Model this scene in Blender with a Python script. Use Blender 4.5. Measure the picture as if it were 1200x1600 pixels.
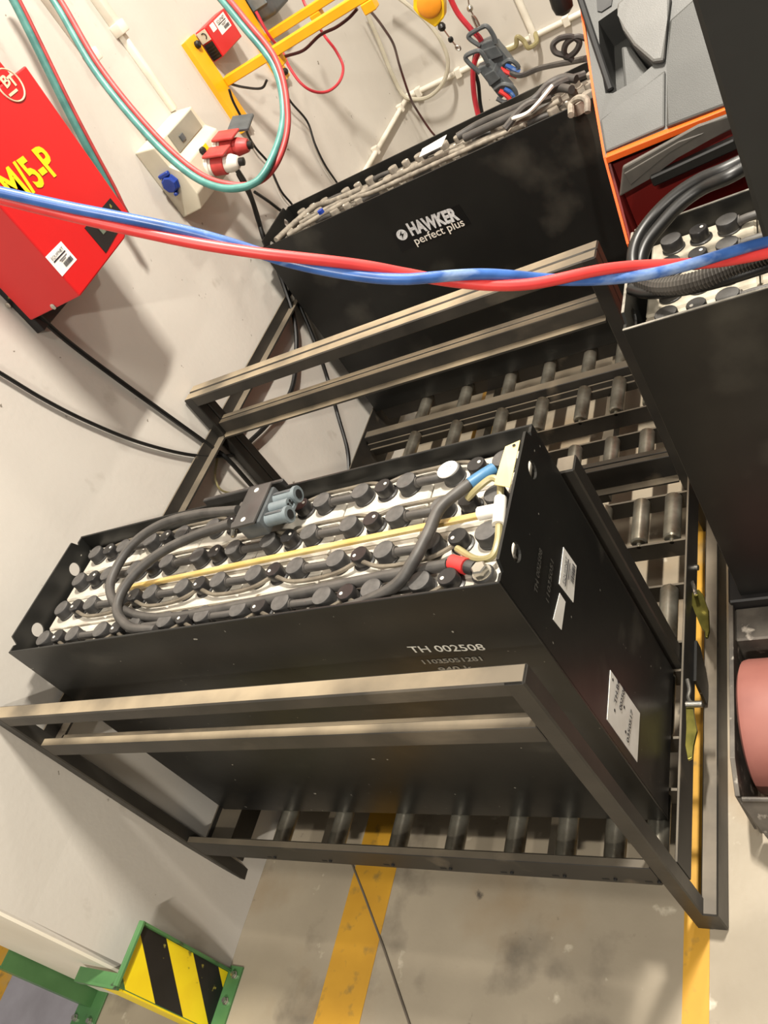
import bpy, bmesh, math, random
from mathutils import Vector, Matrix
random.seed(7)
for o in list(bpy.data.objects):
    bpy.data.objects.remove(o, do_unlink=True)
scene = bpy.context.scene
COL = scene.collection

# ------------------------------------------------------------------ camera
cam_data = bpy.data.cameras.new('camera')
cam_data.sensor_fit = 'VERTICAL'
cam_data.sensor_height = 36.0
cam_data.lens = 29.3383
cam_data.clip_start = 0.05
cam = bpy.data.objects.new('camera', cam_data)
COL.objects.link(cam)
cm = Matrix([[0.82538, 0.173361, 0.537302], [0.249736, 0.741411, -0.62285], [-0.506339, 0.648272, 0.568651]]).to_4x4()
cm.translation = Vector((1.869, -0.720, 1.876))
cam.matrix_world = cm
scene.camera = cam

# ------------------------------------------------------------------ world, lights, exposure
world = bpy.data.worlds.new('hall_ambient')
scene.world = world
world.use_nodes = True
wb = world.node_tree.nodes['Background']
wb.inputs[0].default_value = (1.0, 0.94, 0.86, 1)
wb.inputs[1].default_value = 0.14

def area_light(name, loc, target, sx, sy, power, col=(1.0, 0.93, 0.82)):
    d = bpy.data.lights.new(name, 'AREA')
    d.shape = 'RECTANGLE'; d.size = sx; d.size_y = sy
    d.energy = power; d.color = col
    o = bpy.data.objects.new(name, d); COL.objects.link(o)
    o.location = loc
    o.rotation_euler = (Vector(target) - Vector(loc)).to_track_quat('-Z', 'Y').to_euler()
    return o
for ly, pw, lz in ((0.96, 165, 4.3), (3.25, 44, 4.3), (-1.0, 26, 4.3), (-3.2, 110, 3.7)):
    area_light('ceiling_luminaire', (1.85, ly, lz), (1.65, ly if ly > -2 else -2.4, 0), 0.5, 0.10, pw)

vs = scene.view_settings
vs.view_transform = 'Standard'
vs.look = 'None'
vs.exposure = 0.58
vs.gamma = 1.0
vs.use_curve_mapping = False

# ------------------------------------------------------------------ materials
def lin(c):
    return tuple(((v / 255.0) / 12.92 if v / 255.0 <= 0.04045 else ((v / 255.0 + 0.055) / 1.055) ** 2.4) for v in c)
MATS = {}
def mat(name, c1, c2=None, rough=0.5, metal=0.0, scale=12.0, amount=0.5, bump=0.0, bscale=None, detail=6.0, rvar=0.0, spec=0.5, emit=None, stretch=None, world=False):
    """c1/c2: sRGB base colours mixed by a noise."""
    if name in MATS: return MATS[name]
    m = bpy.data.materials.new(name); m.use_nodes = True
    nt = m.node_tree; N = nt.nodes; Lk = nt.links
    b = N['Principled BSDF']
    b.inputs['Roughness'].default_value = rough
    b.inputs['Metallic'].default_value = metal
    b.inputs['Specular IOR Level'].default_value = spec
    tc = N.new('ShaderNodeTexCoord')
    vec = tc.outputs['Object']
    if world: vec = N.new('ShaderNodeNewGeometry').outputs['Position']
    if stretch:
        mp = N.new('ShaderNodeMapping'); mp.inputs['Scale'].default_value = stretch
        Lk.new(vec, mp.inputs['Vector']); vec = mp.outputs['Vector']
    nz = N.new('ShaderNodeTexNoise'); nz.inputs['Scale'].default_value = scale; nz.inputs['Detail'].default_value = detail
    Lk.new(vec, nz.inputs['Vector'])
    r = N.new('ShaderNodeValToRGB')
    r.color_ramp.elements[0].position = 0.5 - 0.25 * (1.1 - amount)
    r.color_ramp.elements[1].position = 0.5 + 0.25 * (1.1 - amount)
    if c2 is None: c2 = tuple(max(0, v * 0.85) for v in c1)
    r.color_ramp.elements[0].color = (*lin(c1), 1)
    r.color_ramp.elements[1].color = (*lin(c2), 1)
    Lk.new(nz.outputs['Fac'], r.inputs['Fac'])
    Lk.new(r.outputs['Color'], b.inputs['Base Color'])
    if rvar:
        mr = N.new('ShaderNodeMapRange')
        mr.inputs['To Min'].default_value = max(0.02, rough - rvar); mr.inputs['To Max'].default_value = min(1, rough + rvar)
        Lk.new(nz.outputs['Fac'], mr.inputs['Value']); Lk.new(mr.outputs['Result'], b.inputs['Roughness'])
    if bump:
        n2 = N.new('ShaderNodeTexNoise'); n2.inputs['Scale'].default_value = bscale or scale * 6; n2.inputs['Detail'].default_value = 4
        Lk.new(vec if world else tc.outputs['Object'], n2.inputs['Vector'])
        bp = N.new('ShaderNodeBump'); bp.inputs['Strength'].default_value = bump; bp.inputs['Distance'].default_value = 0.004
        Lk.new(n2.outputs['Fac'], bp.inputs['Height']); Lk.new(bp.outputs['Normal'], b.inputs['Normal'])
    if emit:
        b.inputs['Emission Color'].default_value = (*lin(emit), 1); b.inputs['Emission Strength'].default_value = 0.3
    MATS[name] = m
    return m

def add_overlay(m, col, scale, lo, hi, detail=8, stretch=None, coord='Object', invert=False, rough=None, seed=0.0):
    """worn patches / stains / scratches: second colour where a noise passes a threshold."""
    nt = m.node_tree; N = nt.nodes; Lk = nt.links
    b = N['Principled BSDF']
    src = b.inputs['Base Color'].links[0].from_socket
    vec = N.new('ShaderNodeNewGeometry').outputs['Position'] if coord == 'World' else N.new('ShaderNodeTexCoord').outputs[coord]
    mp = N.new('ShaderNodeMapping'); mp.inputs['Scale'].default_value = stretch or (1, 1, 1); mp.inputs['Location'].default_value = (seed, seed * 1.7, seed * .3)
    Lk.new(vec, mp.inputs['Vector'])
    nz = N.new('ShaderNodeTexNoise'); nz.inputs['Scale'].default_value = scale; nz.inputs['Detail'].default_value = detail
    Lk.new(mp.outputs['Vector'], nz.inputs['Vector'])
    r = N.new('ShaderNodeValToRGB')
    r.color_ramp.elements[0].position = lo; r.color_ramp.elements[1].position = hi
    Lk.new(nz.outputs['Fac'], r.inputs['Fac'])
    mx = N.new('ShaderNodeMix'); mx.data_type = 'RGBA'
    Lk.new(r.outputs['Color'], mx.inputs['Factor'])
    Lk.new(src, mx.inputs[6]); mx.inputs[7].default_value = (*lin(col), 1)
    Lk.new(mx.outputs[2], b.inputs['Base Color'])
    return m

M_WALL = mat('painted_wall', (208, 203, 194), (196, 190, 181), rough=0.6, scale=2.2, amount=0.2, bump=0.12, bscale=60, world=True)
add_overlay(M_WALL, (176, 169, 158), 9, 0.66, 0.78, stretch=(1, 1, .7), coord='World')
add_overlay(M_WALL, (130, 122, 110), 34, 0.735, 0.76, detail=3, coord='World')
add_overlay(M_WALL, (230, 227, 220), 7, 0.71, 0.735, detail=10, stretch=(1, 1, .25), seed=3, coord='World')
M_FLOOR = mat('concrete_floor', (178, 166, 146), (150, 139, 121), rough=0.42, scale=3.0, amount=0.2, bump=0.08, bscale=90, rvar=.12)
add_overlay(M_FLOOR, (108, 100, 88), 5.5, 0.56, 0.72, seed=1)
add_overlay(M_FLOOR, (150, 126, 94), 2.2, 0.55, 0.75, seed=13)
add_overlay(M_FLOOR, (206, 196, 176), 13, 0.66, 0.72, seed=5)
add_overlay(M_FLOOR, (92, 85, 76), 16, 0.70, 0.76, detail=4, seed=9)
M_TAPE = mat('yellow_floor_paint', (214, 162, 52), (196, 146, 46), rough=0.5, scale=5)
add_overlay(M_TAPE, (140, 116, 66), 22, 0.58, 0.74)
add_overlay(M_TAPE, (166, 148, 112), 4, 0.58, 0.7, seed=4)
M_STEEL = mat('black_frame_steel', (50, 47, 42), (38, 36, 33), rough=0.45, metal=0.0, scale=9, bump=0.05, bscale=70, rvar=.1)
add_overlay(M_STEEL, (92, 85, 74), 12, 0.64, 0.76, stretch=(1, 1, 1))
M_DUSTY = mat('dusty_rail_steel', (66, 61, 54), (50, 47, 42), rough=0.55, metal=0.0, scale=9, bump=0.05)
add_overlay(M_DUSTY, (96, 88, 76), 7, 0.6, 0.74, stretch=(.5, 1, 1))
def add_dust_toplight(m, col, amt=0.85, scale=6, lo=.35, hi=.62, stretch=(.6, 1, 1), least=.45):  # paler upward faces: settled dust on rails, painted top light on caps
    nt = m.node_tree; N = nt.nodes; Lk = nt.links
    b = N['Principled BSDF']; src = b.inputs['Base Color'].links[0].from_socket
    ge = N.new('ShaderNodeNewGeometry'); sp = N.new('ShaderNodeSeparateXYZ'); Lk.new(ge.outputs['True Normal'], sp.inputs[0])
    mr = N.new('ShaderNodeMapRange'); mr.inputs['From Min'].default_value = .75; mr.inputs['From Max'].default_value = .95
    Lk.new(sp.outputs['Z'], mr.inputs['Value'])
    tc = N.new('ShaderNodeTexCoord'); mp = N.new('ShaderNodeMapping'); mp.inputs['Scale'].default_value = stretch
    Lk.new(tc.outputs['Object'], mp.inputs['Vector'])
    nz = N.new('ShaderNodeTexNoise'); nz.inputs['Scale'].default_value = scale; nz.inputs['Detail'].default_value = 8
    Lk.new(mp.outputs['Vector'], nz.inputs['Vector'])
    r = N.new('ShaderNodeMapRange'); r.inputs['From Min'].default_value = lo; r.inputs['From Max'].default_value = hi; r.inputs['To Min'].default_value = amt; r.inputs['To Max'].default_value = amt * least
    Lk.new(nz.outputs['Fac'], r.inputs['Value'])
    mu = N.new('ShaderNodeMath'); mu.operation = 'MULTIPLY'; Lk.new(mr.outputs['Result'], mu.inputs[0]); Lk.new(r.outputs['Result'], mu.inputs[1])
    mx = N.new('ShaderNodeMix'); mx.data_type = 'RGBA'; Lk.new(mu.outputs[0], mx.inputs['Factor']); Lk.new(src, mx.inputs[6]); mx.inputs[7].default_value = (*lin(col), 1)
    Lk.new(mx.outputs[2], b.inputs['Base Color'])
add_dust_toplight(M_STEEL, (142, 130, 112), .8)
add_dust_toplight(M_DUSTY, (168, 152, 126), .85, 2.2, .44, .56, (1, 1, 1), .30)
M_BED = mat('rack_bed_steel', (46, 43, 39), (34, 32, 29), rough=0.5, scale=9)
add_overlay(M_BED, (86, 78, 66), 10, 0.62, 0.76)
add_dust_toplight(M_BED, (126, 115, 97), .7)
M_ROLL = mat('steel_roller', (168, 164, 150), (118, 112, 100), rough=0.32, metal=0.75, scale=16, stretch=(1, 1, 1), rvar=.12)
add_overlay(M_ROLL, (96, 84, 66), 20, 0.56, 0.68, stretch=(1, .5, 1))
M_TRAY = mat('black_tray_paint', (30, 30, 28), (20, 20, 19), rough=0.38, scale=6, bump=0.03, bscale=60, rvar=.1)
add_overlay(M_TRAY, (64, 62, 56), 5, 0.62, 0.78, stretch=(1, 1, 1.6))
add_overlay(M_TRAY, (150, 146, 136), 60, 0.74, 0.765, detail=2)
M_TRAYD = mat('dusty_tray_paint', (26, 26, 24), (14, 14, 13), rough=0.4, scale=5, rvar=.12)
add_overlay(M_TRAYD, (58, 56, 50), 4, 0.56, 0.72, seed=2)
M_RIM = mat('bare_steel_edge', (176, 172, 162), (120, 116, 108), rough=0.4, metal=0.6, scale=30)
M_CELL = mat('cream_cell_plastic', (204, 198, 186), (184, 176, 162), rough=0.5, scale=20)
add_overlay(M_CELL, (120, 106, 84), 26, 0.64, 0.76)
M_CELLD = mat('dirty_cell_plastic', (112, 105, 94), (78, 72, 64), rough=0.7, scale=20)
M_CELLG = mat('grubby_cell_plastic', (186, 178, 160), (142, 134, 118), rough=0.6, scale=24)
M_CAP = mat('grey_rubber_cap', (52, 51, 50), (40, 39, 38), rough=0.6, scale=60)
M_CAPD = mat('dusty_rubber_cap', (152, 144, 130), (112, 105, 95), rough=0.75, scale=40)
M_CAPB = mat('black_rubber_cap', (48, 47, 46), (34, 33, 33), rough=0.45, scale=40)
M_VENT = mat('vent_plug_black', (44, 42, 41), (30, 29, 29), rough=0.35, scale=40)
M_WTUBE = mat('brown_grey_tube', (124, 115, 100), (98, 90, 78), rough=0.5, scale=30)
M_CABLE = mat('grey_rubber_cable', (72, 69, 66), (54, 52, 50), rough=0.55, scale=30)
M_BLACKR = mat('black_rubber', (24, 23, 22), (16, 16, 15), rough=0.4, scale=30)
M_WHITE = mat('white_plastic', (236, 232, 222), (222, 216, 204), rough=0.45, scale=20)
M_PAPER = mat('white_label_paper', (240, 238, 232), (228, 225, 218), rough=0.6, scale=20)
M_INK = mat('dark_ink', (22, 22, 40), (16, 16, 30), rough=0.6)
M_INKG = mat('grey_ink', (120, 120, 124), (100, 100, 104), rough=0.6)
M_CHALK = mat('white_marker', (216, 212, 200), (190, 186, 174), rough=0.8, scale=80)
M_RED = mat('red_charger_paint', (200, 28, 30), (190, 25, 28), rough=0.34, scale=4)
M_REDD = mat('red_plug_plastic', (196, 70, 66), (178, 58, 56), rough=0.45, scale=20)
M_YEL = mat('yellow_bracket_paint', (244, 178, 24), (234, 166, 18), rough=0.35, scale=8)
M_YELB = mat('bright_yellow_print', (250, 206, 24), (244, 198, 20), rough=0.45)
M_BALY = mat('balancer_yellow', (248, 206, 32), (238, 192, 26), rough=0.35)
M_BALO = mat('balancer_orange', (240, 158, 44), (228, 146, 36), rough=0.4)
M_CREAM = mat('cream_box_plastic', (210, 204, 184), (200, 193, 172), rough=0.45, scale=10)
M_COND = mat('white_conduit', (232, 226, 212), (218, 211, 196), rough=0.45)
M_WIN = mat('smoked_window', (150, 146, 132), (130, 126, 112), rough=0.15, scale=6)
M_BLUE = mat('blue_socket_plastic', (34, 66, 160), (26, 54, 140), rough=0.4)
M_HBLUE = mat('blue_hose_rubber', (66, 108, 178), (48, 84, 146), rough=0.32, scale=30)
add_overlay(M_HBLUE, (150, 172, 204), 26, 0.58, 0.75, stretch=(.4, 1, 1))
M_HRED = mat('red_hose_rubber', (226, 66, 62), (206, 54, 54), rough=0.4, scale=20)
M_TEAL = mat('teal_hose_rubber', (78, 136, 128), (58, 112, 106), rough=0.45, scale=30)
M_DRED = mat('dull_red_hose_rubber', (178, 62, 60), (150, 48, 48), rough=0.5, scale=30)
M_WIRER = mat('red_wire', (196, 48, 60), (170, 40, 52), rough=0.4)
M_WIREBR = mat('dark_red_wire', (92, 34, 36), (60, 24, 26), rough=0.4)
M_CLEAR = mat('clear_grey_hose', (196, 190, 172), (182, 175, 156), rough=0.3)
M_OLIVE = mat('olive_hose', (158, 148, 106), (136, 126, 88), rough=0.4)
M_OCHRE = mat('ochre_strap', (190, 156, 84), (198, 176, 122), rough=0.4, scale=14, stretch=(1, 4, 1))
M_TAG = mat('yellowed_tag', (240, 222, 158), (228, 206, 138), rough=0.5, scale=12)
M_CONN = mat('grey_connector_plastic', (84, 88, 90), (70, 74, 76), rough=0.4, scale=30)
M_CONNL = mat('pale_connector_plastic', (122, 132, 136), (104, 114, 118), rough=0.38, scale=30)
M_HOLE = mat('dark_socket', (14, 14, 14), (10, 10, 10), rough=0.7)
M_CHROME = mat('zinc_hardware', (206, 202, 192), (170, 166, 156), rough=0.25, metal=0.9)
M_ZINCY = mat('yellow_zinc_latch', (150, 142, 72), (112, 108, 54), rough=0.28, metal=0.9, scale=30)
M_ORANGE = mat('truck_orange_paint', (236, 104, 36), (226, 92, 30), rough=0.35, scale=5)
M_TGREY = mat('truck_grey_plastic', (86, 86, 84), (80, 80, 78), rough=0.55, bump=0.1, bscale=500)
M_TDARK = mat('truck_dark_plastic', (60, 60, 57), (54, 54, 51), rough=0.55, bump=0.1, bscale=500)
M_TPALE = mat('truck_pale_plastic', (95, 94, 91), (89, 88, 85), rough=0.5, bump=0.1, bscale=500)
M_MAROON = mat('shaded_truck_red', (112, 20, 14), (96, 16, 12), rough=0.45, scale=5)  # truck red darkened: the shade inside is put into the colour
M_SLAB = mat('truck_black_plate', (36, 37, 34), (30, 31, 28), rough=0.55, scale=8)
M_FLAP = mat('rubber_flap', (88, 84, 78), (70, 66, 62), rough=0.6, scale=14)
M_WHEEL = mat('pink_polyurethane', (156, 100, 90), (142, 88, 79), rough=0.55, scale=10)
M_WORN = mat('worn_truck_steel', (110, 104, 96), (70, 66, 62), rough=0.45, metal=0.5, scale=14)
add_overlay(M_WORN, (196, 188, 176), 30, 0.60, 0.70)
M_GREEN = mat('green_guard_paint', (84, 130, 80), (70, 114, 68), rough=0.4, scale=10)
add_overlay(M_GREEN, (60, 70, 52), 22, 0.64, 0.72)
M_HAZY = mat('hazard_yellow', (248, 222, 26), (240, 210, 22), rough=0.45, scale=12)
add_overlay(M_HAZY, (120, 108, 40), 24, 0.66, 0.72)
M_HAZB = mat('hazard_black', (26, 24, 24), (18, 17, 17), rough=0.5, scale=12)
add_overlay(M_HAZB, (150, 140, 60), 30, 0.68, 0.72)
M_GREYFL = mat('grey_painted_floor', (168, 164, 172), (146, 142, 148), rough=0.55, scale=6)

add_dust_toplight(M_CAP, (98, 95, 92), .8, 40, stretch=(1, 1, 1))  # paler cap tops: light from above painted into the colour
add_dust_toplight(M_CABLE, (106, 101, 95), .4, 20, stretch=(1, 1, 1))
add_dust_toplight(M_CAPB, (78, 76, 73), .6, 40, stretch=(1, 1, 1))
# ------------------------------------------------------------------ helpers
WL = {}
def wl(o): return WL.get(o.name, Vector((0, 0, 0)))

def put(name, verts, faces, material, parent=None, smooth=False, label=None):
    """one mesh object from world-space vertices; origin at its centre."""
    vs_ = [Vector(v) for v in verts]
    lo = Vector((min(v.x for v in vs_), min(v.y for v in vs_), min(v.z for v in vs_)))
    hi = Vector((max(v.x for v in vs_), max(v.y for v in vs_), max(v.z for v in vs_)))
    c = (lo + hi) / 2
    me = bpy.data.meshes.new(name)
    me.from_pydata([v - c for v in vs_], [], faces)
    me.update()
    if smooth:
        me.polygons.foreach_set('use_smooth', [True] * len(me.polygons))
        try: me.set_sharp_from_angle(angle=math.radians(38))
        except Exception: pass
    me.materials.append(material)
    o = bpy.data.objects.new(name, me); COL.objects.link(o)
    WL[o.name] = c
    if parent is not None:
        o.parent = parent; o.location = c - wl(parent)
    else:
        o.location = c
    if label: o['label'] = label
    return o

def dup(o, offset, parent, label=None):
    c = o.copy(); COL.objects.link(c)
    w = wl(o) + Vector(offset); WL[c.name] = w
    c.parent = parent
    c.location = w - wl(parent) if parent is not None else w
    if label: c['label'] = label
    return c

def thing(name, loc, label, cat, group=None):
    o = bpy.data.objects.new(name, None); COL.objects.link(o)
    o.empty_display_size = 0.1
    o.location = loc; WL[o.name] = Vector(loc)
    o['label'] = label; o['category'] = cat
    if group: o['group'] = group
    return o
def tag(o, label, cat, group=None):
    o['label'] = label; o['category'] = cat
    if group: o['group'] = group
    return o
def struct(o, label=None):
    o['kind'] = 'structure'
    if label: o['label'] = label
    return o

def G(): return ([], [])
def join(*gs):
    V, F = [], []
    for v, f in gs:
        k = len(V); V += list(v); F += [tuple(i + k for i in q) for q in f]
    return V, F
def bm_out(bm):
    bm.verts.index_update()
    V = [v.co.copy() for v in bm.verts]; F = [tuple(v.index for v in f.verts) for f in bm.faces]
    bm.free(); return V, F
def box(x0, x1, y0, y1, z0, z1, bev=0.0, seg=1):
    bm = bmesh.new()
    bmesh.ops.create_cube(bm, size=1.0)
    for v in bm.verts:
        v.co = Vector(((x0 + x1) / 2 + v.co.x * (x1 - x0), (y0 + y1) / 2 + v.co.y * (y1 - y0), (z0 + z1) / 2 + v.co.z * (z1 - z0)))
    if bev > 0:
        bmesh.ops.bevel(bm, geom=list(bm.edges), offset=bev, segments=seg, affect='EDGES', profile=0.5)
    return bm_out(bm)
def xform(g, m):
    return [m @ Vector(v) for v in g[0]], g[1]
def obox(center, ax, ay, az, sx, sy, sz, bev=0.0, seg=1):
    """box with its own axes"""
    g = box(-sx / 2, sx / 2, -sy / 2, sy / 2, -sz / 2, sz / 2, bev, seg)
    ax, ay, az = [Vector(a).normalized() for a in (ax, ay, az)]
    c = Vector(center)
    return [c + ax * v[0] + ay * v[1] + az * v[2] for v in g[0]], g[1]
def frame_from(p0, p1, up=(0, 0, 1)):
    x = (Vector(p1) - Vector(p0)).normalized(); u = Vector(up)
    y = u.cross(x)
    if y.length < 1e-4: y = Vector((0, 1, 0)).cross(x)
    y.normalize(); z = x.cross(y)
    return x, y, z
def bar(p0, p1, w, h, up=(0, 0, 1), bev=0.0):
    x, y, z = frame_from(p0, p1, up)
    c = (Vector(p0) + Vector(p1)) / 2
    return obox(c, x, y, z, (Vector(p1) - Vector(p0)).length, w, h, bev)
def catmull(pts, n=8, closed=False):
    P = [Vector(p) for p in pts]
    if len(P) < 3: return P
    out = []
    m = len(P)
    rng = m if closed else m - 1
    for i in range(rng):
        p1, p2 = P[i], P[(i + 1) % m]
        p0 = P[i - 1] if (i > 0 or closed) else p1 * 2 - p2
        p3 = P[(i + 2) % m] if (i + 2 < m or closed) else p2 * 2 - p1
        for k in range(n):
            t = k / n
            out.append(0.5 * ((2 * p1) + (p2 - p0) * t + (2 * p0 - 5 * p1 + 4 * p2 - p3) * t * t + (3 * p1 - p0 - 3 * p2 + p3) * t ** 3))
    if not closed: out.append(P[-1])
    return out
def tube(path, r, n=10, closed=False, radii=None):
    P = [Vector(p) for p in path]
    V, F = [], []
    m = len(P)
    T = []
    for i in range(m):
        a = P[i - 1] if (i > 0 or closed) else P[i]
        b = P[(i + 1) % m] if (i < m - 1 or closed) else P[i]
        T.append((b - a).normalized())
    u = Vector((0, 0, 1)).cross(T[0])
    if u.length < 1e-3: u = Vector((1, 0, 0)).cross(T[0])
    u.normalize()
    for i in range(m):
        u = (u - T[i] * u.dot(T[i])).normalized()
        w = T[i].cross(u)
        rr = radii[i] if radii else r
        for k in range(n):
            a = 2 * math.pi * k / n
            V.append(P[i] + (u * math.cos(a) + w * math.sin(a)) * rr)
    for i in range(m if closed else m - 1):
        j = (i + 1) % m
        for k in range(n):
            F.append((i * n + k, i * n + (k + 1) % n, j * n + (k + 1) % n, j * n + k))
    if not closed:
        F.append(tuple(range(n - 1, -1, -1)))
        F.append(tuple((m - 1) * n + k for k in range(n)))
    return V, F
def wire(pts, r, n=8, sub=8, closed=False):
    return tube(catmull(pts, sub, closed), r, n, closed)
def lathe(profile, origin, axis=(0, 0, 1), n=20):
    """profile: (radius, height) pairs"""
    z = Vector(axis).normalized()
    x = Vector((1, 0, 0)) if abs(z.x) < 0.9 else Vector((0, 1, 0))
    x = (x - z * x.dot(z)).normalized(); y = z.cross(x)
    o = Vector(origin); V, F = [], []
    for r, h in profile:
        for k in range(n):
            a = 2 * math.pi * k / n
            V.append(o + z * h + (x * math.cos(a) + y * math.sin(a)) * r)
    for i in range(len(profile) - 1):
        for k in range(n):
            F.append((i * n + k, i * n + (k + 1) % n, (i + 1) * n + (k + 1) % n, (i + 1) * n + k))
    F.append(tuple(range(n - 1, -1, -1)))
    F.append(tuple((len(profile) - 1) * n + k for k in range(n)))
    return V, F
def prism(pts, vec, bev=0.0):
    """3-D polygon extruded along vec"""
    P = [Vector(p) for p in pts]; v = Vector(vec); n = len(P)
    nrm = Vector((0, 0, 0))
    for i in range(n): nrm += P[i].cross(P[(i + 1) % n])
    if nrm.dot(v) > 0: P = P[::-1]
    bm = bmesh.new()
    a = [bm.verts.new(p) for p in P]; b = [bm.verts.new(p + v) for p in P]
    bm.faces.new(a); bm.faces.new(b[::-1])
    for i in range(n):
        bm.faces.new((a[(i + 1) % n], a[i], b[i], b[(i + 1) % n]))
    if bev > 0:
        bmesh.ops.bevel(bm, geom=list(bm.edges), offset=bev, segments=2, affect='EDGES', profile=0.5)
    bmesh.ops.triangulate(bm, faces=[f for f in bm.faces if len(f.verts) > 4])
    return bm_out(bm)
def text_geo(s, origin, xdir, ydir, height, depth=0.0006, squash=1.0, shear=0.0, bold=0.0, align='LEFT'):
    cu = bpy.data.curves.new('lettering', 'FONT')
    cu.body = s; cu.size = 1.0; cu.extrude = 0.0; cu.shear = shear; cu.offset = bold; cu.align_x = align
    cu.resolution_u = 3
    t = bpy.data.objects.new('lettering', cu); COL.objects.link(t)
    bpy.context.view_layer.update()
    me = t.to_mesh()
    x = Vector(xdir).normalized(); y = Vector(ydir).normalized(); o = Vector(origin); nz = x.cross(y).normalized()
    V = [o + x * (v.co.x * height * squash) + y * (v.co.y * height) + nz * depth for v in me.vertices]
    F = [tuple(p.vertices) for p in me.polygons]
    t.to_mesh_clear()
    bpy.data.objects.remove(t, do_unlink=True); bpy.data.curves.remove(cu)
    return V, F
def mesh(name, g, material, parent=None, smooth=False, label=None):
    return put(name, g[0], g[1], material, parent, smooth, label)

# ------------------------------------------------------------------ the room
WX = 0.045           # left wall plane
YB = 3.53            # back wall plane
floor = struct(mesh('floor', box(-2.5, 4.0, -2.2, YB, -0.06, 0.0), M_FLOOR))
wall = struct(mesh('wall_left', box(-0.37, WX, -0.44, YB + .1, 0.0, 4.5, 0.004), M_WALL))
wallb = struct(mesh('wall_back', box(WX, 4.0, YB, YB + 0.12, 0.0, 4.5), M_WALL))
# mortar cove at the foot of the left wall
cv = []
ny = 40
Vc, Fc = [], []
for i in range(ny + 1):
    y = -0.43 + (YB + 0.43) * i / ny
    w = 0.050 + 0.003 * math.sin(i * 2.3) + random.uniform(-.003, .003)
    Vc += [(WX + .0003, y, .62), (WX + .004, y, .45), (WX + .012, y, .28), (WX + .026, y, .13), (WX + w * .9, y, 0.02), (WX + w, y, 0.0005)]
for i in range(ny):
    a = i * 6; b = a + 6
    for k in range(5): Fc.append((a + k, a + k + 1, b + k + 1, b + k))
struct(put('baseboard_left', Vc, Fc, M_WALL, smooth=True))
struct(mesh('trim_6', box(-.365, WX - .004, -.447, -.440, 0.0005, 4.5), mat('lit_wall_end_cream', (238, 232, 216), (228, 221, 204), rough=.55, scale=4)), 'cream end of the wall, made paler to stand for the light on it')  # added thin panel, its cream lightened to carry the light on the end face
# painted lines
struct(mesh('trim_1', box(0.42, 0.552, -1.5, 2.6, 0.0004, 0.0014), M_TAPE), 'wide yellow painted line on the concrete under the rack')
struct(mesh('trim_2', box(1.298, 1.350, -1.5, 2.6, 0.0004, 0.0014), M_TAPE), 'yellow painted line along the open front of the rack')
struct(mesh('trim_3', box(-1.05, -0.80, -1.5, 0.6, 0.0006, 0.0016), M_TAPE), 'yellow painted line beyond the end of the wall')
struct(mesh('trim_4', box(-0.80, -0.43, -1.5, 0.6, 0.0004, 0.0012), M_GREYFL), 'grey painted floor beyond the end of the wall')
# floor joint running diagonally
struct(mesh('trim_5', tube([(0.36, 0.02, 0.0006), (0.47, -.11, 0.0008), (0.57, -0.232, 0.0008), (0.70, -0.40, 0.0006), (.86, -.62, .0006)], 0.0035, 6), mat('floor_joint', (110, 100, 88), rough=.8)), 'dark joint in the concrete crossing the yellow line')

# ------------------------------------------------------------------ battery racks
XR = [0.340, 0.518, 0.700, 0.853, 1.002, 1.120, 1.226, 1.312]
T = 0.035
def frame_parts(rack, yf, inner, names=True):
    """guard frame: posts, top rail, angle-iron mid and bottom rails. inner=+1 when the rack bed lies on the +y side"""
    mesh('post', box(0.050, 0.050 + T, yf, yf + T, 0, 0.954, 0.003), M_STEEL, rack)
    mesh('post', box(1.325, 1.360, yf, yf + T, 0, 0.954, 0.003), M_STEEL, rack)
    mesh('top_rail', box(0.0505, 1.3595, yf + .0005, yf + T - .0005, 0.919, 0.9545, 0.003), M_DUSTY, rack)
    def angle(z0, z1, th):
        if inner > 0:
            g = join(box(0.085, 1.325, yf, yf + th, z0, z1, 0.0015), box(0.085, 1.325, yf + th, yf + th + .03, z0, z0 + .006))
        else:
            g = join(box(0.085, 1.325, yf + T - th, yf + T, z0, z1, 0.0015), box(0.085, 1.325, yf + T - th - .024, yf + T - th, z0, z0 + .006))
        return g
    mesh('middle_rail', angle(0.787, 0.832, 0.020), M_DUSTY, rack)
    b = mesh('bottom_rail', angle(0.225, 0.305, 0.018), M_BED, rack)
    # roller axle ends on the outside of the bottom rail
    if inner > 0:
        for x in XR:
            mesh('axle_end', join(lathe([(0.004, 0), (0.004, .003), (.003, .004)], (x + .012, yf, 0.245), (0, -1, 0), 8), box(x - .016, x - .002, yf - .0006, yf, 0.238, 0.244)), M_HOLE, b)
    return b

def roller_row(rack, y0, y1, xs, zt=0.249, r=0.0225, rail_front=True, rail_back=True):
    first = None
    rails = []
    zc = zt - r
    prof = [(0.006, -0.012), (0.006, 0.0), (r - .004, 0.0), (r, .004), (r, y1 - y0 - .004), (r - .004, y1 - y0), (.006, y1 - y0), (.006, y1 - y0 + .012)]
    for x in xs:
        if first is None:
            first = mesh('roller', lathe(prof, (x, y0, zc), (0, 1, 0), 16), M_ROLL, rack, smooth=True)
            fx = x
        else:
            dup(first, (x - fx, 0, 0), rack)
    if rail_front: mesh('roller_rail', box(0.118, 1.352, y0 - .012, y0 - .006, zc - .055, zc + .004), M_BED, rack)
    if rail_back: mesh('roller_rail', box(0.118, 1.352, y1 + .006, y1 + .012, zc - .055, zc + .004), M_BED, rack)

def cross_bars(rack, y0, y1, xs):
    for x in xs:
        mesh('cross_bar', box(x - .017, x + .017, y0, y1, 0.130, 0.172), M_BED, rack)

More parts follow.
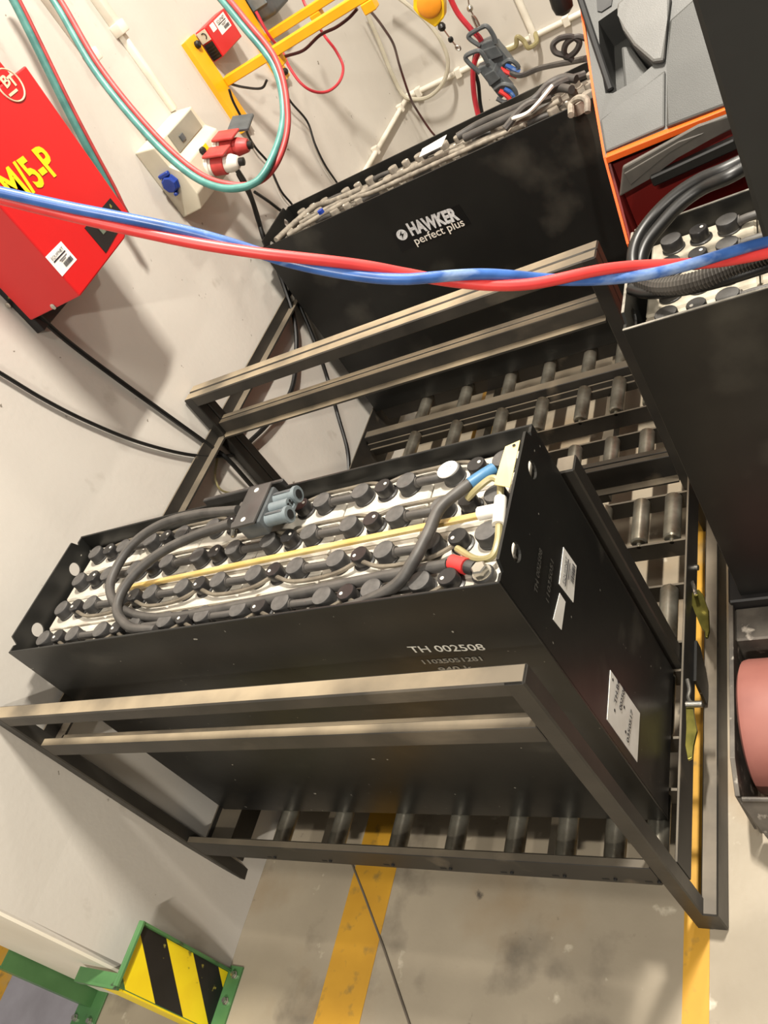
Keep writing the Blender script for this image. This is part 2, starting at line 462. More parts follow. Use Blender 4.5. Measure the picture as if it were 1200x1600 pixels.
rack1 = thing('battery_rack', (0.70, 0.44, 0), 'black steel roller rack in the foreground holding the battery with handwritten numbers', 'rack')
frame_parts(rack1, -0.119, +1)
frame_parts(rack1, 0.968, -1)
roller_row(rack1, -0.085, 0.065, XR)
roller_row(rack1, 0.200, 0.350, XR, rail_back=True)
roller_row(rack1, 0.445, 0.597, XR, rail_front=True)
roller_row(rack1, 0.758, 0.908, XR)
cross_bars(rack1, -0.08, 0.97, (0.44, 1.07))
# side beams of the bed
mesh('end_plate', box(1.3545, 1.3605, -0.084, 0.960, 0.168, 0.254, 0.001), M_BED, rack1)
mesh('end_plate', join(box(0.100, 0.106, -0.084, 0.968, 0.10, 0.262, 0.001), box(.106, .180, -0.084, .968, 0.243, 0.247)), M_BED, rack1)
mesh('base_rail', box(1.354, 1.388, -0.119, 1.003, 0.0016, 0.082, 0.003), M_STEEL, rack1)
mesh('tie_bar', join(box(0.055, 0.061, -0.084, 0.968, 0.787, 0.830), box(0.061, 0.090, -0.084, 0.968, 0.787, 0.793)), M_STEEL, rack1)
dp = mesh('divider_post', box(1.314, 1.352, 0.368, 0.410, 0.172, 0.889, 0.003), M_STEEL, rack1)
mesh('divider_bracket', box(1.30, 1.314, 0.372, 0.404, 0.50, 0.535, .002), M_STEEL, dp)
# latches on the outer face of the end plate
def latch(pts, pin0, pin1, spring):
    lt = mesh('latch', prism(pts, (0, 0, -.008), .0012), M_ZINCY, rack1, label='yellow zinc-plated catch')
    mesh('latch_pin', tube([pin0, pin1], .0075, 12), M_CHROME, lt, True)
    mesh('latch_spring', wire(spring, .0045, 8), M_CHROME, lt, True)
latch([(1.357, 0.587, 0.205), (1.364, 0.603, 0.205), (1.376, 0.601, 0.205), (1.387, 0.582, 0.205), (1.393, 0.556, 0.205), (1.399, 0.537, 0.205), (1.401, 0.478, 0.205), (1.397, 0.459, 0.205), (1.391, 0.461, 0.205), (1.393, 0.479, 0.205), (1.385, 0.483, 0.205), (1.378, 0.502, 0.205), (1.367, 0.535, 0.205), (1.359, 0.559, 0.205)], (1.352, 0.685, 0.190), (1.369, 0.682, 0.190), [(1.350, 0.679, 0.190), (1.351, 0.652, 0.185), (1.376, 0.577, 0.245), (1.381, 0.554, 0.245)])
latch([(1.364, 0.259, 0.245), (1.379, 0.258, 0.245), (1.384, 0.223, 0.245), (1.389, 0.198, 0.245), (1.381, 0.165, 0.245), (1.381, 0.137, 0.245), (1.371, 0.132, 0.245), (1.365, 0.165, 0.245), (1.367, 0.204, 0.245)], (1.367, 0.258, 0.250), (1.401, 0.257, 0.250), [(1.368, 0.320, 0.250), (1.373, 0.294, 0.250), (1.371, 0.275, 0.250), (1.378, 0.259, 0.250)])
mesh('catch_stop', prism([(1.3605, .47, .18), (1.3605, .36, .18), (1.3605, .35, .095), (1.3605, .40, .075), (1.3605, .47, .15)], (.006, 0, 0)), M_TRAY, rack1)

rack2 = thing('battery_rack', (0.70, 1.56, 0), 'black steel roller rack beyond the double guard rail, empty in its near lane', 'rack')
frame_parts(rack2, 1.006, +1)
frame_parts(rack2, 2.090, -1)
roller_row(rack2, 1.050, 1.190, XR)
roller_row(rack2, 1.318, 1.472, XR)
roller_row(rack2, 1.535, 1.685, XR)
roller_row(rack2, 1.800, 1.950, XR)
cross_bars(rack2, 1.03, 2.09, (0.585, 1.077))
mesh('lane_divider', join(box(0.118, 1.352, 1.487, 1.523, 0.20, 0.262, .002), box(0.118, 1.352, 1.470, 1.487, 0.203, 0.209)), M_BED, rack2)
mesh('end_plate', box(1.3545, 1.3605, 1.041, 2.09, 0.168, 0.254, 0.001), M_BED, rack2)
mesh('end_plate', box(0.100, 0.106, 1.041, 2.09, 0.10, 0.262, 0.001), M_BED, rack2)
mesh('base_rail', box(1.354, 1.388, 1.006, 2.125, 0.0016, 0.082, 0.003), M_STEEL, rack2)
mesh('tie_bar', join(box(0.055, 0.061, 1.041, 2.09, 0.787, 0.830), box(0.061, 0.090, 1.041, 2.09, 0.787, 0.793)), M_STEEL, rack2)

# ------------------------------------------------------------------ traction batteries
CAPS = {}
def battery(name, x0, y0, W, label, mats, rowp, rowy, group=None, rim=False, zb=0.249, L=1.223, H=0.786, rb=0.0205, skip=(), lip_r=False):
    root = thing(name, (x0 + L / 2, y0 + W / 2, zb), label, 'battery', group)
    m_tray, m_cell, m_cap, m_vent = mats
    x1, y1, zt = x0 + L, y0 + W, zb + H
    th = 0.005
    # tray: bottom, two long sides, two end plates with raised lifting lugs (round holes)
    tray = mesh('tray', join(box(x0, x1, y0, y0 + th, zb, zt, 0.001), box(x0, x1, y1 - th, y1, zb, zt, 0.001), box(x0 + th, x1 - th, y0 + th, y1 - th, zb, zb + .006)), m_tray, root)
    for e, xe in ((0, x0), (1, x1 - th)):
        bm = bmesh.new()
        up = 0.014
        ys = [y0 + th, y0 + .020, y0 + .026, y0 + .034, y1 - .034, y1 - .026, y1 - .020, y1 - th]
        zs = [zt - .001, zt - .001, zt - .006, zt + up, zt + up, zt - .006, zt - .001, zt - .001]
        outer = [(ys[0], zb + .004)] + list(zip(ys, zs)) + [(ys[-1], zb + .004)]
        edges = []
        def loop(pts):
            vv = [bm.verts.new((0, p[0], p[1])) for p in pts]
            for i in range(len(vv)): edges.append(bm.edges.new((vv[i], vv[(i + 1) % len(vv)])))
        loop(outer)
        for hy in (y0 + W * .24, y1 - W * .24):
            loop([(hy + .0165 * math.cos(2 * math.pi * k / 18), zt - .030 + .0165 * math.sin(2 * math.pi * k / 18)) for k in range(18)])
        bmesh.ops.triangle_fill(bm, use_beauty=True, edges=edges)
        fs = list(bm.faces)
        r_ = bmesh.ops.extrude_face_region(bm, geom=fs)
        vs2 = [v for v in r_['geom'] if isinstance(v, bmesh.types.BMVert)]
        bmesh.ops.translate(bm, verts=vs2, vec=(th, 0, 0))
        bmesh.ops.recalc_face_normals(bm, faces=bm.faces)
        g = bm_out(bm)
        mesh('end_plate', ([(v[0] + xe, v[1], v[2]) for v in g[0]], g[1]), m_tray, root)
    if rim:
        mesh('worn_edge', join(box(x0, x1, y0 + .0002, y0 + th - .0002, zt, zt + .0012), box(x0, x1, y1 - th, y1, zt, zt + .0012), box(x0, x0 + th, y0 + .034, y1 - .034, zt + .014, zt + .0152)), M_RIM, root)
    zl = zt - 0.043          # cell lids
    px = 0.199
    cells = []
    def lid(cx, cy):
        return join(box(cx - px / 2 + .0015, cx + px / 2 - .0015, cy - rowp / 2 + .0012, cy + rowp / 2 - .0012, zl - .12, zl, 0.004))
    def big(cx, cy):
        return lathe([(rb + .0015, 0), (rb + .0015, .003), (rb, .004), (rb, .0225), (rb - .0012, .0245), (rb - .003, .025)], (cx, cy, zl), (0, 0, 1), 20)
    def ven(cx, cy):
        return lathe([(rb + .001, 0), (rb + .001, .003), (rb - .003, .0045), (rb - .003, .023), (rb - .0042, .025)], (cx, cy, zl), (0, 0, 1), 18)
    def dot(cx, cy):
        return lathe([(.0034, 0), (.0034, .0009), (.0028, .0013)], (cx - .007, cy - .004, zl + .025), (0, 0, 1), 10)
    def link(cx, cy):
        a = cx + .052 + .012; b = cx + px - .052 - .012
        return join(tube([(a, cy, zl + .011), ((a + b) / 2 - .012, cy - .004, zl + .015), ((a + b) / 2 + .012, cy - .005, zl + .015), (b, cy, zl + .011)], 0.0085, 10),
                    tube([(a + .006, cy - .001, zl + .0125), (a + .012, cy - .001, zl + .0135)], 0.0105, 12))
    protos = None
    for j in range(4):
        for i in range(6):
            cx = x0 + .119 + px * i; cy = y0 + rowy + rowp * j
            if protos is None:
                c = mesh('cell', lid(cx, cy), m_cell, root)
                p1 = mesh('terminal_cap', big(cx - .052, cy), m_cap, c, smooth=True)
                p2 = mesh('vent_plug', ven(cx, cy), m_vent, c, smooth=True)
                p3 = mesh('connector_link', link(cx, cy), M_CABLE, c, smooth=True)
                p4 = mesh('plug_dot', dot(cx, cy), M_WHITE, c, smooth=True)
                dup(p1, (.104, 0, 0), c)
                protos = (c, p1, p2, p3, p4, cx, cy)
            else:
                c0, p1, p2, p3, p4, ox, oy = protos
                off = (cx - ox, cy - oy, 0)
                c = dup(c0, off, root)
                if (i, j, 'L') not in skip: dup(p1, off, c)
                if (i, j, 'R') not in skip: dup(p1, (off[0] + .104, off[1], 0), c)
                dup(p2, off, c); dup(p4, (off[0] + (.014 if j > 1 else 0), off[1] + (.006 if j > 1 else 0), 0), c)
                if i < 5: dup(p3, off, c)
    return root, zl, zt

B1, zl1, zt1 = battery('forklift_battery', 0.115, 0.0, 0.344, 'black traction battery in the foreground rack with white handwriting on its side', (M_TRAY, M_CELL, M_CAP, M_VENT), 0.0832, 0.046, skip=((5, 0, 'R'),))
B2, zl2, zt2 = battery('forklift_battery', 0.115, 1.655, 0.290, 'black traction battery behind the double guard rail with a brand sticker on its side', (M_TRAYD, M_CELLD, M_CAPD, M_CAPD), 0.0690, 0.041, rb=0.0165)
B3, zl3, zt3 = battery('forklift_battery', 1.482, 0.535, 0.335, 'black traction battery with bare metal rim sitting in the forklift truck', (M_TRAYD, M_CELLG, M_CAPB, M_VENT), 0.0810, 0.046, rim=True)

# ---- B1 extras
def wp(root, name, g, m, smooth=True, label=None): return mesh(name, g, m, root, smooth, label)
wp(B1, 'fill_tube', join(bar((0.375, 0.1665, zl1 + .010), (1.285, 0.1685, zl1 + .022), 0.012, 0.010, bev=.002)), M_OCHRE, label='ochre translucent filling tube')
wp(B1, 'tee_fitting', join(tube([(1.262, 0.170, zl1 + .024), (1.296, 0.168, zl1 + .026)], .012, 12), tube([(1.300, .190, zl1 + .030), (1.304, .135, zl1 + .026)], .0105, 12)), M_WHITE)
wp(B1, 'water_hose', wire([(1.304, .14, zl1 + .026), (1.308, .10, zl1 + .024), (1.300, .075, zl1 + .020), (1.27, .078, zl1 + .018), (1.232, .105, zl1 + .020)], .006), M_OLIVE)
wp(B1, 'water_hose', wire([(1.300, .188, zl1 + .030), (1.298, .215, zl1 + .040), (1.285, .225, zl1 + .046), (1.262, .215, zl1 + .042), (1.235, .205, zl1 + .030)], .006), M_OLIVE)
# thin watering hoses between the vent plugs
for j, sgn in ((0, -1), (1, -1), (2, 1), (3, 1)):
    for i in range(5):
        xa = 0.115 + .119 + .199 * i; yc = 0.046 + .0832 * j
        o_ = .026 * sgn
        wp(B1, 'watering_tube', wire([(xa + .006, yc + .012 * sgn, zl1 + .016), (xa + .045, yc + o_ * 1.05, zl1 + .012), (xa + .10, yc + o_ * 1.15, zl1 + .010), (xa + .155, yc + o_ * 1.0, zl1 + .013), (xa + .193, yc + .012 * sgn, zl1 + .016)], .0042, 8, 5), M_WTUBE)
# main cables
wp(B1, 'cable', wire([(0.708, 0.270, 1.060), (0.579, 0.291, 1.058), (0.461, 0.295, 1.052), (0.383, 0.264, 1.046), (0.353, 0.205, 1.038), (0.357, 0.149, 1.030), (0.405, 0.101, 1.022), (0.481, 0.070, 1.012), (0.583, 0.055, 1.008), (0.699, 0.055, 1.008), (0.813, 0.060, 1.008), (0.933, 0.066, 1.008), (1.044, 0.071, 1.008), (1.147, 0.075, 1.008), (1.222, 0.074, 1.010)], .0105, 12, 8), M_CABLE)
wp(B1, 'cable', wire([(0.707, 0.232, 1.062), (0.610, 0.222, 1.060), (0.516, 0.199, 1.055), (0.455, 0.160, 1.048), (0.430, 0.112, 1.040), (0.444, 0.066, 1.034), (0.507, 0.026, 1.028), (0.567, 0.021, 1.018), (0.55, 0.020, 1.004), (0.72, 0.0165, 1.000), (0.90, 0.0165, 1.000), (1.03, 0.018, 1.004), (1.133, 0.033, 1.022), (1.173, 0.067, 1.038), (1.190, 0.119, 1.042), (1.199, 0.172, 1.042), (1.227, 0.206, 1.040), (1.247, 0.228, 1.036)], .0105, 12, 8), M_CABLE)
wp(B1, 'blue_sleeve', wire([(1.244, 0.222, 1.037), (1.261, 0.238, 1.034), (1.278, 0.257, 1.028)], .0118, 12), mat('faded_blue_sleeve', (72, 122, 160), (58, 104, 142), rough=.45), label='blue heat-shrink sleeve')
wp(B1, 'red_sleeve', tube([(1.228, 0.078, 1.010), (1.257, 0.065, 1.010)], .0135, 12), M_HRED, label='red insulating sleeve')
wp(B1, 'cable_lug', join(tube([(1.255, 0.067, 1.008), (1.271, 0.061, 1.006)], .012, 12), lathe([(.019, 0), (.019, .012), (.017, .014)], (1.286, .050, zl1), n=20)), M_CAPB)
wp(B1, 'terminal_bolt', join(lathe([(.016, 0), (.016, .003)], (1.286, .050, zl1 + .014), n=20), lathe([(.0125, .003), (.0135, .004), (.0135, .014), (.011, .016)], (1.286, .050, zl1 + .014), n=6)), M_CHROME, False)
# white lid on one of the caps
wp(B1, 'white_lid', lathe([(.0205, 0), (.0205, .002), (.0195, .003)], (1.173, .2956, zl1 + .025), n=20), M_PAPER)
for k, s_ in enumerate(('3-5-2', '10')):
    wp(B1, 'lid_writing', text_geo(s_, (1.162 + .005 * k, .298 - .009 * k, zl1 + .0281), (1, .05, 0), (0, 1, 0), .009), M_INKG, False)
# yellowed tag hanging inside the end plate
tg = wp(B1, 'tag', prism([(1.294, 0.205, 1.040), (1.306, 0.280, 1.050), (1.333, 0.285, 1.052), (1.329, 0.184, 1.046)], (0, 0, .0015)), M_TAG, False, label='yellowed plastic tag')
wp(tg, 'tag_hole', lathe([(.003, 0), (.003, .0006)], (1.324, 0.275, 1.054), n=10), M_HOLE, False)
# grey connector lying on the back rail
cx_, cy_, cz_ = frame_from((0.66, .262, 1.050), (0.76, .264, 1.052))
def local(c, ax, ay, az):
    return lambda a, b, d: Vector(c) + ax * a + ay * b + az * d
LC = local((0.764, 0.262, 1.046), cx_, cy_, cz_)
con = wp(B1, 'battery_connector', obox(LC(0, 0, 0), cx_, cy_, cz_, .062, .098, .040, .005, 2), M_CONN, True, label='dark grey two-pole battery connector')
wp(con, 'cover_plate', obox(LC(-.006, 0, .024), cx_, cy_, cz_, .062, .110, .007, .0025, 2), mat('connector_cover', (78, 76, 74), (64, 62, 60), rough=.4))
for b_ in (-.040, .040):
    wp(con, 'rivet', lathe([(.0058, 0), (.0058, .001), (.004, .002)], LC(-.008, b_, .0275), cz_, 14), M_WHITE)
for b_ in (-.027, .027):
    wp(con, 'contact_barrel', tube([LC(.028, b_, 0), LC(.084, b_, 0)], .0145, 16), M_CONNL)
    wp(con, 'barrel_ring', lathe([(.0175, 0), (.0175, .006), (.0165, .007), (.0115, .007)], LC(.080, b_, 0), cx_, 18), M_CONNL)
    wp(con, 'contact_bore', lathe([(.0095, 0), (.0095, .0012)], LC(.0872, b_, 0), cx_, 14), M_HOLE)
    wp(con, 'barrel_rib', obox(LC(.054, b_, .0135), cx_, cy_, cz_, .044, .006, .005, .001), M_CONN)
wp(con, 'centre_barrel', tube([LC(.028, 0, .004), LC(.078, 0, .004)], .0115, 12), M_CONNL)
wp(con, 'barrel_web', obox(LC(.055, 0, -.010), cx_, cy_, cz_, .05, .046, .010, .002), M_CONNL)
for b_, d_ in ((-.005, .007), (.005, .007), (-.005, .0), (.005, .0)):
    wp(con, 'pilot_bore', lathe([(.0030, 0), (.0030, .001)], LC(.0782, b_, d_), cx_, 8), M_HOLE)
wp(con, 'strap_bolt', wire([LC(-.045, -.040, .008), LC(-.038, -.048, .018), LC(-.046, -.056, .008), LC(-.052, -.046, .0)], .0045, 8, 5, True), M_CHROME)
for b_ in (-.028, .028):
    wp(con, 'cable_gland', tube([LC(-.060, b_, .002), LC(-.028, b_, .002)], .013, 12), M_CABLE)
# lip of the back plate behind the connector
wp(B1, 'rim_clip', box(0.560, .790, .338, .348, 1.030, 1.052, .002), M_CAPB, False)
wp(B1, 'cell_spacer', box(.16, 1.30, .088, .094, zl1 - .02, zl1 + .0008), M_CELL, False)
# marker writing on the side
yk = -0.0009
ht = [('TH 002508', (1.103, 0.000, 0.895), (1.239, 0.000, 0.882), 1.0), ('11035051281', (1.104, 0.000, 0.859), (1.219, 0.000, 0.854), 1.0), ('940 k', (1.125, 0.000, 0.830), (1.189, 0.000, 0.829), 1.0)]
for s_, a_, b_, q in ht:
    A = Vector(a_); Bv = Vector(b_); ln = (Bv - A).length
    g = text_geo(s_, (0, 0, 0), (1, 0, 0), (0, 0, 1), 1.0)
    wtx = max(v[0] for v in g[0])
    hh = {'TH 002508': .026, '11035051281': .017, '940 k': .021}[s_]
    wp(B1, 'marker_writing', text_geo(s_, (A.x, yk + .0009, A.z - .006), (Bv - A), (0, 0, 1), hh, .0008, ln / wtx / hh, bold=.012 if s_[0] == 'T' else .026), M_CHALK, False)
# end face labels
XE = 0.115 + 1.223
lb = wp(B1, 'asset_label', prism([(1.338, 0.213, 0.857), (1.338, 0.217, 0.799), (1.338, 0.142, 0.792), (1.338, 0.136, 0.853)], (.0008, 0, 0)), M_PAPER, False, label='white asset label')
def label_marks(parent, a, b, c, d, nrm, txt):
    """a: origin corner (text start, top), b: along text, d: down. NET wordmark, rule, faint lines and a bar code"""
    a, b, d = Vector(a), Vector(b), Vector(d)
    ux = b - a; uy = d - a; n = Vector(nrm)
    P = lambda s, t: a + ux * s + uy * t + n * .0009
    def quad(s0, s1, t0, t1): return [P(s0, t0), P(s1, t0), P(s1, t1), P(s0, t1)]
    def quads(L):
        V, F = [], []
        for q in L:
            k = len(V); V += quad(*q); F.append((k, k + 1, k + 2, k + 3))
        return V, F
    mesh('label_rule', quads([(.12, .86, .36, .41)]), M_INK, parent)
    random.seed(11)
    bars = []; s = .42
    while s < .88:
        w = random.choice((.012, .02, .03)); bars.append((s, s + w, .66, .88)); s += w + random.choice((.012, .02))
    mesh('bar_code', quads(bars), M_INK, parent)
    mesh('label_print', quads([(.36, .82, .49, .53), (.40, .70, .57, .60)]), M_INKG, parent)
    hgt = uy.length * .20
    g = text_geo(txt[0], (0, 0, 0), (1, 0, 0), (0, 1, 0), 1.0); w1 = max(v[0] for v in g[0])
    g2 = text_geo(txt[1], (0, 0, 0), (1, 0, 0), (0, 1, 0), 1.0); w2 = max(v[0] for v in g2[0])
    tot = w1 + w2 + .05; sc = ux.length * .74 / tot
    mesh('wordmark', text_geo(txt[0], P(.12, .31), ux, -uy, sc, 0, 1.0), M_INKG, parent)
    mesh('wordmark', text_geo(txt[1], P(.12, .31) + ux.normalized() * (w1 + .05) * sc, ux, -uy, sc, 0, 1.0), M_INK, parent)
label_marks(lb, (1.339, 0.135, 0.855), (1.339, 0.212, 0.858), (0, 0, 0), (1.339, 0.141, 0.794), (1, 0, 0), ('EQUIP', 'NET'))
wp(B1, 'paper_label', prism([(1.338, 0.122, 0.846), (1.338, 0.122, 0.821), (1.338, 0.065, 0.821), (1.338, 0.062, 0.855)], (.0006, 0, 0)), M_PAPER, False)
pl = wp(B1, 'plate_label', prism([(1.338, 0.123, 0.606), (1.338, 0.127, 0.444), (1.338, 0.026, 0.441), (1.338, 0.025, 0.600)], (.0008, 0, 0)), M_PAPER, False, label='white printed battery label')
def free_text(parent, s, p0, p1, upv, h, m, nrm):
    A = Vector(p0); Bv = Vector(p1)
    g = text_geo(s, (0, 0, 0), (1, 0, 0), (0, 1, 0), 1.0); wd = max(v[0] for v in g[0])
    mesh('printed_text', text_geo(s, A + Vector(nrm) * .0005, Bv - A, upv, h, 0.0004, (Bv - A).length / wd / h, bold=.015), m, parent)
free_text(pl, 'TH.B4', (1.339, 0.073, 0.567), (1.339, 0.125, 0.561), (0, 0, 1), .017, M_INK, (1, 0, 0))
free_text(pl, '002508', (1.339, 0.075, 0.541), (1.339, 0.129, 0.531), (0, 0, 1), .017, M_INK, (1, 0, 0))
free_text(pl, '0350517', (1.339, 0.035, 0.494), (1.339, 0.107, 0.484), (0, 0, 1), .016, M_INK, (1, 0, 0))
mesh('mount_hole', join(*[lathe([(.003, 0), (.003, .0004)], p, (1, 0, 0), 10) for p in ((1.339, 0.111, 0.592), (1.339, 0.060, 0.571), (1.339, 0.092, 0.527), (1.339, 0.050, 0.511))]), M_HOLE, pl)
for a_, b_, s_ in (((1.339, 0.061, 0.923), (1.339, 0.144, 0.930), 'TH 002508'), ((1.339, 0.071, 0.881), (1.339, 0.155, 0.886), '11035051')):
    free_text(B1, s_, a_, b_, (0, 0, 1), .017, mat('faded_marker', (74, 72, 66), (50, 48, 44), rough=.8, scale=80), (1, 0, 0))

# ---- B2 extras
st = wp(B2, 'brand_sticker', prism([(0.586, 1.655, 0.906), (0.837, 1.655, 0.907), (0.843, 1.655, 0.834), (0.582, 1.655, 0.832)], (0, -.0008, 0)), mat('sticker_black', (14, 14, 15), (12, 12, 12), rough=.35), False)
M_SILV = mat('silver_print', (226, 228, 228), (190, 192, 194), rough=.4, scale=120)
def fit_text(parent, name, s, p0, p1, h, m, up=(0, 0, 1), nrm=(0, -1, 0), bold=0.0, shear=0.0, squash=None):
    A = Vector(p0); Bv = Vector(p1)
    g = text_geo(s, (0, 0, 0), (1, 0, 0), (0, 1, 0), 1.0, bold=bold, shear=shear); wd = max(v[0] for v in g[0])
    return mesh(name, text_geo(s, A, Bv - A, up, h, .0004, (Bv - A).length / wd / h, bold=bold, shear=shear), m, parent)
fit_text(st, 'brand_lettering', 'HAWKER', (0.644, 1.654, 0.873), (0.818, 1.654, 0.862), .060, M_SILV, bold=.05)
fit_text(st, 'product_lettering', 'perfect plus', (0.640, 1.654, 0.837), (0.823, 1.654, 0.836), .040, M_WHITE, bold=.008)
mesh('brand_disc', join(lathe([(.019, 0), (.019, .0006)], (0.615, 1.654, 0.887), (0, -1, 0), 24)), M_SILV, st)
dv = Vector((0.615, 1.653, 0.888))
mesh('brand_bolt', ([dv + Vector(p) for p in ((.004, 0, .014), (-.009, 0, -.001), (-.001, 0, -.001), (-.005, 0, -.014), (.009, 0, .002), (.001, 0, .002))], [(0, 1, 2), (0, 2, 5), (3, 4, 5), (3, 5, 2)]), MATS['sticker_black'], st)
wp(B2, 'cable', wire([(0.877, 1.790, 1.050), (0.942, 1.804, 1.052), (1.011, 1.793, 1.055), (1.079, 1.772, 1.058), (1.143, 1.763, 1.062), (1.182, 1.815, 1.065), (1.224, 1.821, 1.062), (1.260, 1.800, 1.050)], .012, 10), M_CABLE)
wp(B2, 'cable', wire([(0.902, 1.769, 1.045), (0.969, 1.766, 1.046), (1.045, 1.757, 1.048), (1.118, 1.758, 1.050), (1.167, 1.777, 1.054), (1.206, 1.797, 1.050), (1.250, 1.753, 1.045)], .012, 10), M_CABLE)
wp(B2, 'cable', wire([(.20, 1.72, zl2 + .026), (.32, 1.76, zl2 + .026), (.5, 1.79, zl2 + .026), (.7, 1.80, zl2 + .026), (.9, 1.77, zl2 + .026), (1.05, 1.76, zl2 + .026), (1.2, 1.78, zl2 + .030)], .008, 10), M_CAPD)
wp(B2, 'cable', wire([(.23, 1.78, zl2 + .026), (.38, 1.80, zl2 + .026), (.55, 1.755, zl2 + .026), (.75, 1.75, zl2 + .026), (.95, 1.745, zl2 + .026), (1.1, 1.72, zl2 + .03)], .007, 10), M_CAPD)
wp(B2, 'cable', wire([(.16, 1.70, zl2 + .035), (.19, 1.80, zl2 + .026), (.26, 1.87, zl2 + .026), (.36, 1.84, zl2 + .026), (.48, 1.83, zl2 + .026)], .010, 10), M_CAPD)
wp(B2, 'paper_tag', prism([(0.736, 1.786, 1.045), (0.753, 1.799, 1.060), (0.856, 1.773, 1.075), (0.837, 1.743, 1.060)], (0, 0, .001)), M_PAPER, False)
wp(B2, 'white_strap', wire([(1.077, 1.713, 1.055), (1.128, 1.687, 1.060), (1.166, 1.693, 1.070), (1.212, 1.730, 1.085)], .006, 6), M_WHITE, label='white strap')
wp(B2, 'blue_clip', lathe([(.012, 0), (.012, .012), (.004, .014)], (0.358, 1.729, 1.035), n=6), M_BLUE)
wp(B2, 'lifting_eye', join(wire([(1.276, 1.546, 1.055), (1.273, 1.604, 1.060), (1.303, 1.580, 1.075), (1.325, 1.553, 1.070), (1.322, 1.527, 1.050)], .009, 8), lathe([(.021, 0), (.021, .03), (.018, .032)], (1.276, 1.634, 1.020), n=16)), M_CAPD)
for s_, (u0, u1) in enumerate(((1.05, 1.18), (1.12, 1.28))):
    wp(B2, 'cable', wire([(u0, 1.70 + .05 * s_, zl2 + .05), ((u0 + u1) / 2, 1.74 + .05 * s_, zl2 + .07), (u1, 1.78 + .05 * s_, zl2 + .05)], .011, 8), M_CABLE)

# ---- B3 extras
wp(B3, 'cable', wire([(1.722, 0.797, 1.130), (1.678, 0.787, 1.130), (1.635, 0.793, 1.125), (1.590, 0.789, 1.115), (1.547, 0.772, 1.100), (1.515, 0.741, 1.085), (1.502, 0.700, 1.070), (1.508, 0.666, 1.055), (1.536, 0.625, 1.050)], .0125, 12), M_BLACKR)
wp(B3, 'cable', wire([(1.721, 0.779, 1.125), (1.682, 0.765, 1.125), (1.639, 0.780, 1.115), (1.598, 0.773, 1.105), (1.559, 0.753, 1.090), (1.527, 0.727, 1.075), (1.513, 0.693, 1.060), (1.522, 0.653, 1.050)], .0125, 12), M_BLACKR)
path = catmull([(1.517, 0.638, 1.060), (1.552, 0.597, 1.062), (1.592, 0.573, 1.066), (1.636, 0.563, 1.070), (1.677, 0.562, 1.075), (1.717, 0.560, 1.080), (1.756, 0.558, 1.085)], 22)
wp(B3, 'corrugated_hose', tube(path, .0165, 12, radii=[(.0168, .0168, .0140)[k % 3] for k in range(len(path))]), mat('ribbed_hose', (84, 80, 74), (62, 58, 54), rough=.45), False)
wp(B3, 'cable', wire([(1.495, 0.636, 1.050), (1.525, 0.607, 1.050), (1.572, 0.583, 1.052), (1.626, 0.567, 1.055), (1.678, 0.557, 1.060), (1.737, 0.559, 1.060)], .011, 10), M_BLACKR)

# ------------------------------------------------------------------ hoses in the air
def twisted(center, phase, r, off, nsub):
    P = catmull(center, nsub)
    m = len(P); A, B = [], []
    for i, p in enumerate(P):
        t = (P[min(i + 1, m - 1)] - P[max(i - 1, 0)]).normalized()
        u = Vector((0, 0, 1)); u = (u - t * u.dot(t)).normalized(); w = t.cross(u)
        s = i / (m - 1) * (len(center) - 1)
        k = min(int(s), len(center) - 2); ph = phase[k] + (phase[k + 1] - phase[k]) * (s - k)
        a = math.radians(ph)
        d = u * math.sin(a) + w * math.cos(a)
        A.append(p + d * off); B.append(p - d * off)
    return A, B
cen = [(0.922, 0.059, 1.867), (1.018, 0.069, 1.786), (1.090, 0.076, 1.726), (1.169, 0.085, 1.662), (1.232, 0.092, 1.610), (1.290, 0.098, 1.562), (1.357, 0.109, 1.511), (1.406, 0.119, 1.475), (1.469, 0.136, 1.434), (1.532, 0.154, 1.394), (1.597, 0.178, 1.360), (1.668, 0.207, 1.323), (1.734, 0.236, 1.294), (1.827, 0.284, 1.258), (1.919, 0.365, 1.225), (2.025, 0.476, 1.193)]
pha = [60, 72, 85, 120, 178, 240, 300, 360, 450, 540, 630, 720, 800, 900, 1010, 1120]
A_, B_ = twisted(cen, pha, .0075, .0062, 10)
hz = thing('air_hose', tuple(cen[6]), 'twisted pair of blue and red hoses sagging across the whole picture', 'hose')
mesh('blue_hose', tube(A_, .0070, 10), M_HBLUE, hz, True, 'blue hose')
mesh('red_hose', tube(B_, .0070, 10), M_HRED, hz, True, 'red hose')
cen2 = [(0.680, 0.825, 1.967), (0.704, 0.791, 1.908), (0.762, 0.694, 1.799), (0.831, 0.616, 1.683), (0.896, 0.564, 1.600), (0.955, 0.542, 1.556), (1.009, 0.554, 1.535), (1.042, 0.609, 1.548), (1.053, 0.684, 1.583), (1.042, 0.762, 1.644), (0.996, 0.824, 1.720), (0.946, 0.889, 1.786)]
ph2 = [0, 0, 5, 10, 0, -10, 20, 120, 190, 215, 205, 200]
A_, B_ = twisted(cen2, ph2, .0075, .0055, 10)
hz2 = thing('twin_hose', tuple(cen2[5]), 'teal and dull red twin hose hanging in a loop in front of the socket box', 'hose')
mesh('teal_hose', tube(A_, .0066, 10), M_TEAL, hz2, True, 'teal hose')
mesh('red_hose', tube(B_, .0056, 10), M_DRED, hz2, True, 'dull red hose')
cen3 = [(0.130, 1.416, 2.059), (0.130, 1.399, 1.990), (0.130, 1.359, 1.881), (0.130, 1.300, 1.728), (0.130, 1.256, 1.594), (0.130, 1.227, 1.498), (0.120, 1.210, 1.412)]
